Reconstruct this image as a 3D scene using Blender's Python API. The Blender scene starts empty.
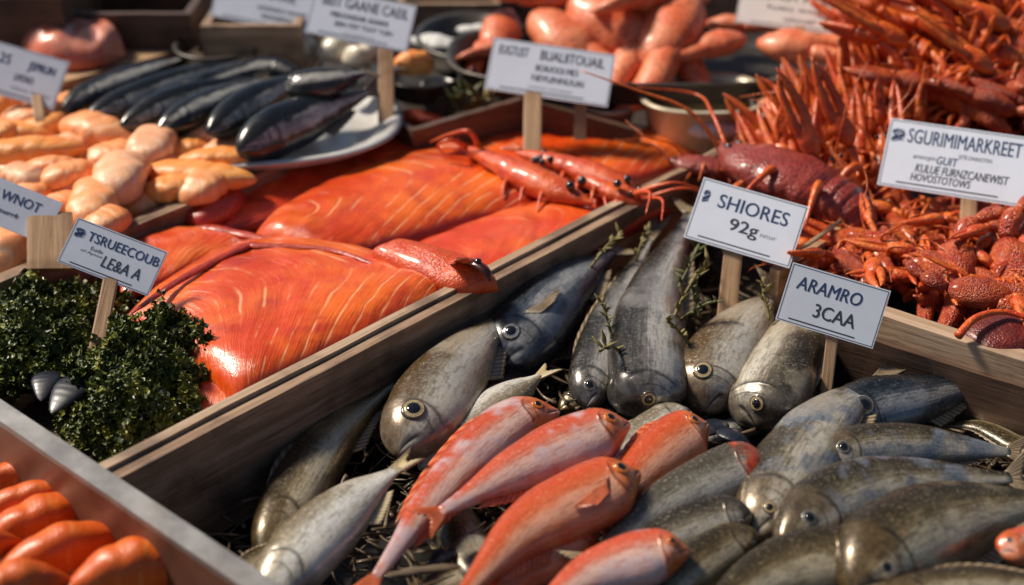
import bpy, bmesh, math, random
from mathutils import Vector, Matrix, noise
R = math.radians
random.seed(7)
scene = bpy.context.scene
C = scene.collection

# ---------------------------------------------------------------- camera, sky, sun, exposure
W_PX, H_PX, F_PX = 1024, 585, 1382.0
PITCH = R(28.0); CAM_H = 0.80
cam_d = bpy.data.cameras.new('camera'); cam = bpy.data.objects.new('camera', cam_d); C.objects.link(cam)
cam.location = (0, 0, CAM_H); cam.rotation_euler = (R(90) - PITCH, 0, 0)
cam_d.sensor_width = 36.0; cam_d.lens = 36.0 * F_PX / W_PX
cam_d.clip_start = 0.02; cam_d.clip_end = 200
cam_d.dof.use_dof = True; cam_d.dof.focus_distance = 1.36; cam_d.dof.aperture_fstop = 2.7
scene.camera = cam
SUN_DIR = Vector((-0.55, 0.24, 0.66)).normalized()          # from the scene towards the sun
w = bpy.data.worlds.new('World'); scene.world = w; w.use_nodes = True
nt = w.node_tree
sky = nt.nodes.new('ShaderNodeTexSky'); sky.sky_type = 'NISHITA'; sky.sun_disc = False
sky.sun_elevation = math.asin(SUN_DIR.z); sky.sun_rotation = math.atan2(SUN_DIR.x, SUN_DIR.y)
nt.links.new(sky.outputs[0], nt.nodes['Background'].inputs[0])
nt.nodes['Background'].inputs[1].default_value = 0.05
sd = bpy.data.lights.new('sun', 'SUN'); sun = bpy.data.objects.new('sun', sd); C.objects.link(sun)
sd.energy = 5.0; sd.angle = R(11); sd.color = (1.0, 0.89, 0.74)
sun.rotation_euler = SUN_DIR.to_track_quat('Z', 'Y').to_euler()
scene.view_settings.view_transform = 'Standard'; scene.view_settings.look = 'None'
scene.view_settings.exposure = 0.13; scene.view_settings.gamma = 1.0

# ---------------------------------------------------------------- helpers
FWD = Vector((0, math.cos(PITCH), -math.sin(PITCH))); UPV = Vector((0, math.sin(PITCH), math.cos(PITCH)))
CAMP = Vector((0, 0, CAM_H)); UP = Vector((0, 0, 1))
def ray(px, py): return Vector((1, 0, 0)) * ((px - W_PX/2)/F_PX) + UPV * (-(py - H_PX/2)/F_PX) + FWD
def at(px, py, z=0.0):                                       # the point of the level plane z seen at that pixel of the photo
    d = ray(px, py); return CAMP + d * ((z - CAM_H) / d.z)
def mpp(p): return (p - CAMP).dot(FWD) / F_PX                # metres per pixel at a point
def lerp(a, b, t): return a + (b - a) * t
def sstep(a, b, x):
    t = min(1, max(0, (x - a)/(b - a))); return t*t*(3 - 2*t)
def curve(tab, t):                                           # smooth 1-D table
    n = len(tab)
    if t <= tab[0][0]: return tab[0][1]
    if t >= tab[-1][0]: return tab[-1][1]
    for i in range(n - 1):
        if t <= tab[i+1][0]:
            x0, y0 = tab[i]; x1, y1 = tab[i+1]; h = x1 - x0
            def sl(k):
                if k == 0: return (tab[1][1]-tab[0][1])/(tab[1][0]-tab[0][0])
                if k == n-1: return (tab[-1][1]-tab[-2][1])/(tab[-1][0]-tab[-2][0])
                return (tab[k+1][1]-tab[k-1][1])/(tab[k+1][0]-tab[k-1][0])
            m0, m1 = sl(i)*h, sl(i+1)*h; s = (t - x0)/h
            return (2*s**3-3*s*s+1)*y0 + (s**3-2*s*s+s)*m0 + (-2*s**3+3*s*s)*y1 + (s**3-s*s)*m1
def path(pts, t):                                            # Catmull-Rom through points, t in 0..1
    n = len(pts) - 1
    if n == 0: return pts[0].copy()
    s = min(max(t, 0), 1) * n; i = min(int(s), n - 1); f = s - i
    p1, p2 = pts[i], pts[i+1]
    p0 = pts[i-1] if i > 0 else p1*2 - p2
    p3 = pts[i+2] if i + 2 <= n else p2*2 - p1
    return 0.5*((2*p1) + (p2-p0)*f + (2*p0-5*p1+4*p2-p3)*f*f + (3*p1-p0-3*p2+p3)*f**3)

class MB:
    """collects vertices and faces of ONE mesh, with two point attributes fu, fv"""
    def __init__(s): s.v = []; s.f = []; s.mi = []; s.u = []; s.w = []; s.uv = None
    def vert(s, p, u=0.0, w=0.0): s.v.append(Vector(p)); s.u.append(u); s.w.append(w); return len(s.v) - 1
    def face(s, idx, m=0): s.f.append(tuple(idx)); s.mi.append(m)
    def grid(s, rows, closed=True, m=0, cap=True, us=None, ws=None):
        n = len(rows[0]); b = []
        for i, r in enumerate(rows):
            b.append([s.vert(p, us[i] if us else i/(len(rows)-1), ws[j] if ws else 0.0) for j, p in enumerate(r)])
        for i in range(len(rows)-1):
            for j in range(n if closed else n-1):
                k = (j+1) % n
                s.face((b[i][j], b[i][k], b[i+1][k], b[i+1][j]), m)
        if closed and cap:
            s.face(tuple(reversed(b[0])), m); s.face(tuple(b[-1]), m)
        return b
    def tube(s, pts, rad, n=8, m=0, flat=1.0, samples=None):
        k = samples or max(len(pts), 2)
        P = [path(pts, i/(k-1)) for i in range(k)]
        rr = [rad(i/(k-1)) if callable(rad) else rad[0] + (rad[1]-rad[0])*i/(k-1) for i in range(k)]
        rows = []; ref = None
        for i in range(k):
            T = (P[min(i+1, k-1)] - P[max(i-1, 0)])
            T = T.normalized() if T.length > 1e-9 else Vector((1, 0, 0))
            if ref is None:
                ref = T.cross(UP) if abs(T.z) < 0.9 else T.cross(Vector((1, 0, 0)))
            a = (ref - T*ref.dot(T)).normalized(); b = T.cross(a); ref = a
            rows.append([P[i] + a*(math.cos(2*math.pi*j/n)*rr[i]) + b*(math.sin(2*math.pi*j/n)*rr[i]*flat) for j in range(n)])
        s.grid(rows, True, m, ws=[math.cos(2*math.pi*j/n) for j in range(n)])
    def ellipsoid(s, c, ax, r, nu=12, nv=8, m=0, bump=0.0, bs=60, seed=0.0):
        rows = []
        for i in range(nv+1):
            th = math.pi*(0.02 + 0.96*i/nv); row = []
            for j in range(nu):
                ph = 2*math.pi*j/nu
                d = ax[0]*(math.cos(th)*r[0]) + ax[1]*(math.sin(th)*math.cos(ph)*r[1]) + ax[2]*(math.sin(th)*math.sin(ph)*r[2])
                if bump: d = d*(1 + bump*noise.noise((c + d)*bs + Vector((seed, 0, 0))))
                row.append(c + d)
            rows.append(row)
        s.grid(rows, True, m, ws=[math.cos(2*math.pi*j/nu) for j in range(nu)])
    def build(s, name, mats, parent=None, loc=None, smooth=True, xf=None):
        me = bpy.data.meshes.new(name)
        vs = s.v
        if xf is not None: vs = [xf @ v for v in vs]
        o_loc = Vector((0, 0, 0))
        if parent is not None: o_loc = WL.get(parent.name, Vector((0, 0, 0)))
        elif loc is not None: o_loc = Vector(loc)
        me.from_pydata([v - o_loc for v in vs], [], s.f)
        for m in (mats if isinstance(mats, (list, tuple)) else [mats]): me.materials.append(m)
        for p, k in zip(me.polygons, s.mi): p.material_index = k; p.use_smooth = smooth
        for nm, dat in (('fu', s.u), ('fv', s.w)):
            a = me.attributes.new(nm, 'FLOAT', 'POINT'); a.data.foreach_set('value', dat)
        o = bpy.data.objects.new(name, me); C.objects.link(o)
        if parent is not None:
            o.parent = parent; WL[o.name] = o_loc
        elif loc is not None:
            o.location = loc; WL[o.name] = Vector(loc)
        else: WL[o.name] = o_loc
        return o
WL = {}                                                      # world location of every thing (its origin)
def tag(o, label, cat, group=None, kind=None):
    if label: o['label'] = label
    if cat: o['category'] = cat
    if group: o['group'] = group
    if kind: o['kind'] = kind
    return o
def thing(name, label, cat, loc=(0, 0, 0), group=None):
    o = bpy.data.objects.new(name, None); C.objects.link(o); o.location = loc; o.empty_display_size = 0.02
    WL[o.name] = Vector(loc)
    return tag(o, label, cat, group)
def copy_tree(root, mat4, label=None, group=None):
    r = root.copy(); C.objects.link(r); r.matrix_world = mat4
    if label: r['label'] = label
    if group: r['group'] = group
    for ch in list(root.children):
        c = ch.copy(); C.objects.link(c); c.parent = r
        for gch in ch.children:
            d = gch.copy(); C.objects.link(d); d.parent = c
    return r

# ---------------------------------------------------------------- materials
class G:
    def __init__(s, name):
        s.m = bpy.data.materials.new(name); s.m.use_nodes = True; s.t = s.m.node_tree
        s.b = s.t.nodes['Principled BSDF']
    def put(s, sock, v):
        if isinstance(v, bpy.types.NodeSocket): s.t.links.new(v, sock)
        elif isinstance(v, (tuple, list)) and len(v) == 3 and sock.type == 'RGBA': sock.default_value = (*v, 1)
        else: sock.default_value = v
    def node(s, typ, ins=None, **props):
        n = s.t.nodes.new(typ)
        for k, v in props.items(): setattr(n, k, v)
        for k, v in (ins or {}).items(): s.put(n.inputs[k], v)
        return n
    def attr(s, nm): return s.node('ShaderNodeAttribute', attribute_name=nm).outputs['Fac']
    def obj(s): return s.node('ShaderNodeTexCoord').outputs['Object']
    def rnd(s): return s.node('ShaderNodeObjectInfo').outputs['Random']
    def ma(s, op, a, b=0.0, c=0.0, clamp=False): return s.node('ShaderNodeMath', {0: a, 1: b, 2: c}, operation=op, use_clamp=clamp).outputs[0]
    def mix(s, f, a, b, mode='MIX'):
        n = s.node('ShaderNodeMix', data_type='RGBA', blend_type=mode)
        s.put(n.inputs[0], f); s.put(n.inputs[6], a); s.put(n.inputs[7], b); return n.outputs[2]
    def ramp(s, f, stops, interp='EASE'):
        n = s.node('ShaderNodeValToRGB', {0: f}); cr = n.color_ramp; cr.interpolation = interp
        while len(cr.elements) < len(stops): cr.elements.new(0.5)
        for e, (p, c) in zip(cr.elements, stops): e.position = p; e.color = (*c, 1) if len(c) == 3 else c
        return n.outputs[0]
    def map(s, f, a, b, c=0.0, d=1.0): return s.node('ShaderNodeMapRange', {0: f, 1: a, 2: b, 3: c, 4: d}, interpolation_type='SMOOTHSTEP').outputs[0]
    def vec(s, x, y, z=0.0): return s.node('ShaderNodeCombineXYZ', {0: x, 1: y, 2: z}).outputs[0]
    def noise(s, scale, detail=3, vec=None, rough=0.55, dist=0.0):
        ins = {'Scale': scale, 'Detail': detail, 'Roughness': rough, 'Distortion': dist}
        if vec is not None: ins['Vector'] = vec
        return s.node('ShaderNodeTexNoise', ins).outputs[0]
    def voro(s, scale, vec=None, feature='F1', rand=1.0):
        ins = {'Scale': scale, 'Randomness': rand}
        if vec is not None: ins['Vector'] = vec
        return s.node('ShaderNodeTexVoronoi', ins, feature=feature).outputs['Distance']
    def bump(s, h, strength=0.3, dist=0.001, normal=None):
        ins = {'Height': h, 'Strength': strength, 'Distance': dist}
        if normal is not None: ins['Normal'] = normal
        return s.node('ShaderNodeBump', ins).outputs[0]
    def set(s, **kw):
        for k, v in kw.items(): s.put(s.b.inputs[k.replace('_', ' ')], v)
        return s.m

def fish_mat(name, dorsal, mid, belly, head, metal=0.35, scale_n=(70, 26), head_amt=0.6, spots=0.25, rough=0.3, fleck=None, patch=None, speck=0.32, dkf=0.35):
    scale_n = (scale_n[0]*.66, scale_n[1]*.66)
    g = G(name); u = g.attr('fu'); v = g.attr('fv'); ob = g.obj()
    n1 = g.noise(42, 5, ob, 0.65); n2 = g.noise(13, 4, ob, 0.6); sp = g.noise(340, 3, ob, 0.7)
    acv = g.ma('ARCCOSINE', v)
    stk = g.noise(1.0, 4, g.vec(g.ma('MULTIPLY', u, 14.0), g.ma('MULTIPLY', acv, 9.0)), 0.65, 0.5)          # soft streaks round the body
    lng = g.noise(1.0, 4, g.vec(g.ma('MULTIPLY', u, 3.0), g.ma('MULTIPLY', acv, 16.0), g.rnd()), 0.6, 0.3)   # streaks along it
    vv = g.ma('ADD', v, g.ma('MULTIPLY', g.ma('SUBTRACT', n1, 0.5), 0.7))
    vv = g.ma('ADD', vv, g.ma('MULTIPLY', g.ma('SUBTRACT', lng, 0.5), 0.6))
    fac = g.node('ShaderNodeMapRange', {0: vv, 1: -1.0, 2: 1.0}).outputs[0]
    col = g.ramp(fac, [(0.0, lerpc(mid, dorsal, .6)), (0.16, mid), (0.32, belly), (0.43, lerpc(belly, mid, .3)), (0.53, lerpc(mid, dorsal, .2)), (0.64, lerpc(mid, dorsal, 0.75)), (0.78, dorsal), (1.0, tuple(c*.7 for c in dorsal))])  # dark back is pigment; flank gleam and belly-edge shade are painted in
    if patch: col = g.mix(g.ma('MULTIPLY', g.map(g.noise(16, 3, ob, 0.6), 0.46, 0.58), g.map(u, 0.2, 0.32)), col, patch)
    uv = g.vec(g.ma('MULTIPLY', u, float(scale_n[0])), g.ma('MULTIPLY', acv, float(scale_n[1])/3.14))
    sc = g.voro(1.0, uv, rand=0.42)
    body = g.map(g.ma('ADD', u, g.ma('MULTIPLY', g.ma('MULTIPLY', v, v), 0.05)), 0.24, 0.30)          # 0 on the head, 1 on the body
    dk = tuple(c*dkf for c in dorsal); lt = fleck or tuple(min(1, c*1.5 + 0.06) for c in mid)
    col = g.mix(g.ma('MULTIPLY', g.map(sc, 0.3, 0.85), g.ma('MULTIPLY', g.ma('MULTIPLY', body, g.map(n2, 0.35, 0.6)), spots)), col, dk)
    col = g.mix(g.ma('MULTIPLY', g.map(sp, 0.50, 0.70), speck), col, dk)
    col = g.mix(g.ma('MULTIPLY', g.map(sp, 0.46, 0.30), 0.45), col, lt)
    col = g.mix(g.ma('MULTIPLY', g.map(stk, 0.48, 0.66), 0.50), col, dk)
    col = g.mix(g.ma('MULTIPLY', g.map(n2, 0.50, 0.66), 0.45), col, lt)
    hm = g.ma('MULTIPLY', g.ma('SUBTRACT', 1.0, body), head_amt)
    col = g.mix(g.ma('MULTIPLY', hm, g.map(n1, 0.3, 0.62)), col, head)
    col = g.mix(g.ma('MULTIPLY', g.ma('MULTIPLY', g.ma('SUBTRACT', 1.0, body), g.map(g.noise(90, 4, ob, 0.7), 0.48, 0.64)), 0.6), col, tuple(c*0.3 for c in head))
    gl = g.ma('ABSOLUTE', g.ma('SUBTRACT', g.ma('ADD', g.ma('ADD', u, g.ma('MULTIPLY', g.ma('SUBTRACT', n1, 0.5), 0.03)), g.ma('MULTIPLY', g.ma('MULTIPLY', v, v), 0.10)), 0.262))
    gl = g.ma('MULTIPLY', g.map(gl, 0.003, 0.016, 1.0, 0.0), g.map(g.ma('ABSOLUTE', g.ma('ADD', v, 0.12)), 0.45, 0.75, 1.0, 0.0))
    ch = g.ma('ABSOLUTE', g.ma('SUBTRACT', g.ma('ADD', u, g.ma('MULTIPLY', g.ma('MULTIPLY', v, v), 0.09)), 0.19))     # cheek plate
    ch = g.ma('MULTIPLY', g.map(ch, 0.002, 0.010, 1.0, 0.0), g.map(g.ma('ABSOLUTE', g.ma('ADD', v, 0.2)), 0.3, 0.6, 1.0, 0.0))
    mo = g.ma('ABSOLUTE', g.ma('ADD', v, g.ma('ADD', 0.12, g.ma('MULTIPLY', u, 3.5))))
    mo = g.ma('MULTIPLY', g.map(mo, 0.03, 0.14, 1.0, 0.0), g.map(u, 0.085, 0.10, 1.0, 0.0))
    col = g.mix(g.ma('MULTIPLY', g.ma('MAXIMUM', g.ma('MULTIPLY', g.ma('MAXIMUM', gl, g.ma('MULTIPLY', ch, 0.6)), 0.75), mo), 0.85), col, tuple(c*0.12 for c in head))
    h = g.ma('ADD', g.ma('MULTIPLY', g.ma('MULTIPLY', sc, body), 0.35), g.ma('ADD', g.ma('MULTIPLY', n1, 1.3), g.ma('MULTIPLY', sp, 0.12)))
    h = g.ma('SUBTRACT', h, g.ma('ADD', gl, g.ma('MULTIPLY', ch, 0.6)))
    nb = g.bump(h, 0.45, 0.0010)
    rv = g.ma('ADD', g.ma('MULTIPLY', g.noise(75, 3, ob), 0.34), rough - 0.17)
    return g.set(Base_Color=col, Metallic=metal, Roughness=rv, Normal=nb, Coat_Weight=0.36, Coat_Roughness=0.3, Coat_Normal=g.bump(n1, 0.3, 0.0008), Specular_IOR_Level=0.5)
def lerpc(a, b, t): return tuple(x + (y-x)*t for x, y in zip(a, b))

def flesh_mat(name, c1, c2, line, freq, lw, amt, bend=0.35, rough=0.28, coat=0.6, sss=0.12, edge=None, bs=90, bamt=0.35, deep=None, fibre=5.0, famt=0.20):
    g = G(name); u = g.attr('fu'); v = g.attr('fv'); ob = g.obj()
    n = g.noise(14, 4, ob); nf = g.noise(bs, 3, ob)
    col = g.mix(g.map(n, 0.35, 0.65), c1, c2)
    if deep: col = g.mix(g.ma('MULTIPLY', g.map(g.noise(9, 4, ob, dist=0.8), 0.48, 0.66), 0.8), col, deep)
    c = g.ma('ADD', g.ma('MULTIPLY', u, freq), g.ma('MULTIPLY', g.ma('POWER', g.ma('ABSOLUTE', v), 1.6), freq*bend*0.35))
    c = g.ma('ADD', c, g.ma('MULTIPLY', g.ma('SUBTRACT', g.noise(9, 2, ob), 0.5), 0.8))
    pp = g.ma('PINGPONG', c, 0.5)
    ln = g.map(pp, 0.0, lw, 1.0, 0.0)
    ln = g.ma('MULTIPLY', ln, g.map(g.noise(20, 3, ob), 0.44, 0.62))
    col = g.mix(g.ma('MULTIPLY', ln, amt), col, line)
    if edge: col = g.mix(g.map(g.ma('ABSOLUTE', g.ma('ADD', v, g.ma('MULTIPLY', g.ma('SUBTRACT', n, 0.5), 0.2))), 0.86, 0.95), col, edge)
    h = g.ma('ADD', g.ma('MULTIPLY', nf, 0.7), g.ma('ADD', g.ma('MULTIPLY', pp, 0.6), g.ma('MULTIPLY', n, 1.0)))
    fib = g.noise(1.0, 4, g.vec(g.ma('MULTIPLY', c, fibre), g.ma('MULTIPLY', v, 3.0), g.rnd()), 0.7, 0.4)
    col = g.mix(g.ma('MULTIPLY', g.map(fib, 0.50, 0.72), famt), col, deep or tuple(x*0.7 for x in c1))
    col = g.mix(g.ma('MULTIPLY', g.map(fib, 0.48, 0.30), famt*.6), col, tuple(min(1, x*1.1+.03) for x in c2))
    h = g.ma('ADD', h, g.ma('MULTIPLY', fib, 1.5))
    nb = g.bump(h, bamt, 0.002)
    rv = g.ma('ADD', g.ma('MULTIPLY', nf, 0.25), rough - 0.1)
    return g.set(Base_Color=col, Roughness=rv, Normal=nb, Coat_Weight=coat, Coat_Roughness=0.16, Coat_Normal=g.bump(g.noise(230, 3, ob, 0.7), 0.5, 0.0011), Subsurface_Weight=sss, Subsurface_Radius=(0.012, 0.004, 0.002), Subsurface_Scale=0.6)

def shell_mat(name, c1, c2, c3, k=0.14, bamt=0.8, rough=0.34, coat=0.3, knob=1.0):
    g = G(name); ob = g.obj(); r = g.rnd()
    n = g.noise(45*k, 5, ob, 0.65); s = g.noise(260*k, 3, ob, 0.65); v = g.voro(480*k, ob)
    col = g.mix(g.map(n, 0.36, 0.64), c1, c2)
    col = g.mix(g.ma('MULTIPLY', g.map(r, 0.3, 1.0), 0.55), col, c3)
    col = g.mix(g.ma('MULTIPLY', g.map(s, 0.50, 0.68), 0.55), col, tuple(c*0.30 for c in c1))
    col = g.mix(g.ma('MULTIPLY', g.map(v, 0.42, 0.12), 0.16*knob), col, tuple(min(1, c*1.25 + 0.02) for c in c2))
    nb = g.bump(g.ma('ADD', g.ma('MULTIPLY', v, -0.9*knob), g.ma('ADD', g.ma('MULTIPLY', n, 1.2), g.ma('MULTIPLY', s, 0.7))), bamt, 0.0035)
    return g.set(Base_Color=col, Roughness=g.ma('ADD', g.ma('MULTIPLY', s, 0.35), rough-0.14), Normal=nb, Coat_Weight=coat, Coat_Roughness=0.18)

def wood_mat(name, c1, c2, dark, rough=0.6, wet=0.0):
    g = G(name); uvn = g.node('ShaderNodeUVMap').outputs[0]
    mp = g.node('ShaderNodeMapping', {'Vector': uvn, 'Scale': (5, 90, 1)}).outputs[0]
    n = g.noise(1.0, 5, mp, 0.65, 0.6); ob = g.obj()
    n2 = g.noise(11, 4, ob)
    col = g.mix(g.map(n, 0.35, 0.66), c1, c2)
    col = g.mix(g.ma('MULTIPLY', g.map(n2, 0.46, 0.68), 0.75), col, dark)
    mp2 = g.node('ShaderNodeMapping', {'Vector': uvn, 'Scale': (14, 260, 1)}).outputs[0]
    f = g.noise(1.0, 3, mp2, 0.6)
    col = g.mix(g.ma('MULTIPLY', g.map(f, 0.56, 0.72), 0.6), col, dark)
    nb = g.bump(g.ma('ADD', n, g.ma('MULTIPLY', f, 0.7)), 0.5, 0.0015)
    return g.set(Base_Color=col, Roughness=g.ma('ADD', g.ma('MULTIPLY', n2, 0.35), rough - 0.18), Normal=nb, Coat_Weight=wet, Coat_Roughness=0.25)

def metal_mat(name, c1, c2, rough=0.35, metal=0.9, stain=(0.08, 0.05, 0.03), samt=0.5):
    g = G(name); ob = g.obj(); n = g.noise(18, 4, ob); f = g.noise(140, 3, ob)
    col = g.mix(g.map(n, 0.35, 0.65), c1, c2)
    col = g.mix(g.ma('MULTIPLY', g.map(g.noise(8, 5, ob), 0.5, 0.7), samt), col, stain)
    return g.set(Base_Color=col, Metallic=metal, Roughness=g.ma('ADD', g.ma('MULTIPLY', n, 0.35), rough-0.15), Normal=g.bump(g.ma('ADD', f, n), 0.15, 0.001))

def plain(name, col, rough=0.5, metal=0.0, coat=0.0, var=0.25, bs=60):
    g = G(name); ob = g.obj(); n = g.noise(bs, 4, ob)
    c = g.mix(g.map(n, 0.35, 0.68), col, tuple(x*(1-var) for x in col))
    return g.set(Base_Color=c, Roughness=rough, Metallic=metal, Coat_Weight=coat, Coat_Roughness=0.08, Normal=g.bump(n, 0.2, 0.001))

def fin_mat(name, c1, c2, rough=0.35):
    g = G(name); u = g.attr('fu'); v = g.attr('fv'); ob = g.obj()
    st = g.ma('PINGPONG', g.ma('MULTIPLY', v, 11.0), 0.5)
    col = g.mix(g.map(st, 0.05, 0.4), c1, c2)
    col = g.mix(g.ma('MULTIPLY', g.map(g.noise(50, 3, ob), 0.45, 0.65), 0.4), col, tuple(c*0.4 for c in c1))
    return g.set(Base_Color=col, Roughness=rough, Normal=g.bump(st, 0.7, 0.0012), Coat_Weight=0.4, Coat_Roughness=0.15, Subsurface_Weight=0.05, Subsurface_Radius=(0.004, 0.003, 0.002), Subsurface_Scale=0.5)

M = {}
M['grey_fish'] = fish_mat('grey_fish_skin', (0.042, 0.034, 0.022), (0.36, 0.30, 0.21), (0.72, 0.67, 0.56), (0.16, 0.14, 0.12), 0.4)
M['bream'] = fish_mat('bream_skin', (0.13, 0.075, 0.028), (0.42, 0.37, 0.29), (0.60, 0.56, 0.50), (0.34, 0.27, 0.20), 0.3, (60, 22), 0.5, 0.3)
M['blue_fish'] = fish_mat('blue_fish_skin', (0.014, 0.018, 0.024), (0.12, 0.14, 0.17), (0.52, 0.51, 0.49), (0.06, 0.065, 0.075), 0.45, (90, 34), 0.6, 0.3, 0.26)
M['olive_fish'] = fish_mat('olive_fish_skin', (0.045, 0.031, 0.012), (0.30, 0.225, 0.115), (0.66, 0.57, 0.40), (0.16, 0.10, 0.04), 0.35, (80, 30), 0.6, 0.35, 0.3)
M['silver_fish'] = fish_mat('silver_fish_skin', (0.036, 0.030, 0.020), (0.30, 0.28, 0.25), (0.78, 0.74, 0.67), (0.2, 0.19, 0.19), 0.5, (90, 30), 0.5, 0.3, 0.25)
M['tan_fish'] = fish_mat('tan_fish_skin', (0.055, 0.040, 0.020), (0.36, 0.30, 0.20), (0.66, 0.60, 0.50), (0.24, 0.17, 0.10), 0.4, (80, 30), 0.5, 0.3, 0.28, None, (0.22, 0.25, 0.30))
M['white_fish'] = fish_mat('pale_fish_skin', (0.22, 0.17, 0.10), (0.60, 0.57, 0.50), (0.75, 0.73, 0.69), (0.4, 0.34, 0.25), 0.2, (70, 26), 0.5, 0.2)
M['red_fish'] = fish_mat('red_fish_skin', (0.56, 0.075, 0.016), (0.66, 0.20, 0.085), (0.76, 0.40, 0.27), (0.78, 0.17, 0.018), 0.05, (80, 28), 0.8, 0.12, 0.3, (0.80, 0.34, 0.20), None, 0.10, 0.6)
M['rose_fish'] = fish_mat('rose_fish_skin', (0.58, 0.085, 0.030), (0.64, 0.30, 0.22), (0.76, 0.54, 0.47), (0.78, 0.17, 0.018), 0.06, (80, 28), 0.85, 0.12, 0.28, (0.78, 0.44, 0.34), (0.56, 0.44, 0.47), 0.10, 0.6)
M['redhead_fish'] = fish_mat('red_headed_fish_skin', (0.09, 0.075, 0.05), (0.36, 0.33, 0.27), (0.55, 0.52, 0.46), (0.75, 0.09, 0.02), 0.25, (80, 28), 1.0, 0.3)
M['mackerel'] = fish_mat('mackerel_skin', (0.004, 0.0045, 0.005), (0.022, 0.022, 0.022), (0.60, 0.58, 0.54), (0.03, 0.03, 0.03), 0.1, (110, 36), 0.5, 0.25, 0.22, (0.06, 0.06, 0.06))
M['fin_brown'] = fin_mat('brown_fin', (0.15, 0.10, 0.055), (0.36, 0.28, 0.18))
M['fin_dark'] = fin_mat('dark_fin', (0.06, 0.045, 0.03), (0.17, 0.13, 0.09))
M['fin_red'] = fin_mat('red_fin', (0.62, 0.08, 0.02), (0.78, 0.24, 0.10))
M['fin_pale'] = fin_mat('pale_fin', (0.45, 0.33, 0.16), (0.62, 0.52, 0.36))
M['eye_gold'] = plain('eye_gold', (0.55, 0.42, 0.22), 0.12, 0.3, 0.8, 0.4, 300)
M['eye_silver'] = plain('eye_silver', (0.42, 0.42, 0.40), 0.12, 0.4, 0.8, 0.4, 300)
M['eye_dark'] = plain('eye_dark_ring', (0.10, 0.085, 0.07), 0.12, 0.2, 0.8, 0.4, 300)
M['eye_red'] = plain('eye_orange', (0.70, 0.20, 0.03), 0.12, 0.1, 0.8, 0.4, 300)
M['pupil'] = plain('pupil_black', (0.006, 0.007, 0.010), 0.05, 0.0, 1.0, 0.1)
M['salmon'] = flesh_mat('salmon_flesh', (0.70, 0.060, 0.004), (0.84, 0.15, 0.008), (0.95, 0.50, 0.26), 14, 0.10, 0.75, 0.8, 0.30, 0.6, 0.05, (0.30, 0.02, 0.010), 110, 0.5, (0.46, 0.022, 0.005))
M['salmon_smooth'] = flesh_mat('salmon_flesh_plain', (0.70, 0.055, 0.008), (0.82, 0.13, 0.018), (0.90, 0.40, 0.20), 9, 0.10, 0.4, 0.8, 0.30, 0.6, 0.05, (0.30, 0.02, 0.010), 90, 0.5, (0.42, 0.02, 0.007))
M['skin_red'] = flesh_mat('salmon_skin_red', (0.38, 0.022, 0.012), (0.56, 0.05, 0.018), (0.75, 0.2, 0.1), 14, 0.12, 0.3, 0.3, 0.25, 0.7, 0.03, None, 70, 0.5, (0.12, 0.01, 0.008))
M['peach'] = flesh_mat('peach_flesh', (0.86, 0.29, 0.09), (0.90, 0.42, 0.18), (0.95, 0.70, 0.50), 6, 0.25, 0.45, 0.5, 0.42, 0.15, 0.12, None, 110, 0.35)
M['peach_pale'] = flesh_mat('pale_peach_flesh', (0.86, 0.37, 0.18), (0.90, 0.50, 0.29), (0.95, 0.78, 0.64), 6, 0.25, 0.45, 0.5, 0.42, 0.15, 0.12, None, 110, 0.35)
M['peach_deep'] = flesh_mat('deep_peach_flesh', (0.86, 0.27, 0.05), (0.92, 0.40, 0.10), (0.95, 0.64, 0.36), 7, 0.25, 0.45, 0.5, 0.42, 0.15, 0.12, None, 110, 0.35)
M['roll'] = flesh_mat('orange_roll_flesh', (0.60, 0.085, 0.006), (0.76, 0.17, 0.015), (0.88, 0.38, 0.12), 7, 0.2, 0.4, 0.2, 0.36, 0.2, 0.06, None, 60, 0.3, (0.5, 0.05, 0.006))
M['pink_meat'] = flesh_mat('pink_meat', (0.72, 0.18, 0.10), (0.78, 0.30, 0.20), (0.85, 0.5, 0.4), 6, 0.15, 0.3, 0.2, 0.3, 0.4, 0.12, None, 60, 0.4, (0.62, 0.10, 0.05))
M['cray'] = shell_mat('crayfish_shell', (0.50, 0.045, 0.008), (0.72, 0.15, 0.018), (0.42, 0.025, 0.008))
M['cray_leg'] = shell_mat('crayfish_leg_shell', (0.58, 0.065, 0.008), (0.80, 0.19, 0.022), (0.52, 0.04, 0.008), 0.14, 0.5, 0.34, 0.3, 0.4)
M['prawn'] = shell_mat('prawn_shell', (0.60, 0.05, 0.008), (0.78, 0.14, 0.018), (0.6, 0.05, 0.01), 1.0, 0.5, 0.30, 0.4, 0.4)
M['claw'] = shell_mat('crab_claw_shell', (0.36, 0.030, 0.008), (0.60, 0.11, 0.022), (0.20, 0.014, 0.007), 0.14, 0.6)
M['pink_claw'] = shell_mat('pink_claw_shell', (0.72, 0.14, 0.05), (0.80, 0.27, 0.13), (0.70, 0.11, 0.03), 0.14, 0.5, 0.36, 0.25, 0.5)
M['dark_shell'] = shell_mat('dark_red_shell', (0.20, 0.022, 0.014), (0.36, 0.065, 0.045), (0.26, 0.035, 0.028), 0.14, 0.6, 0.36, 0.4, 0.5)
M['dark_shell_big'] = shell_mat('dark_red_crab_shell', (0.10, 0.010, 0.006), (0.20, 0.024, 0.014), (0.14, 0.012, 0.008), 1.0, 0.5, 0.36, 0.4, 0.4)
M['gill_dark'] = plain('dark_gill', (0.05, 0.008, 0.006), 0.25, 0, 0.5, 0.6, 200)
M['black_bead'] = plain('black_bead', (0.008, 0.006, 0.006), 0.1, 0, 1.0)
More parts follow.
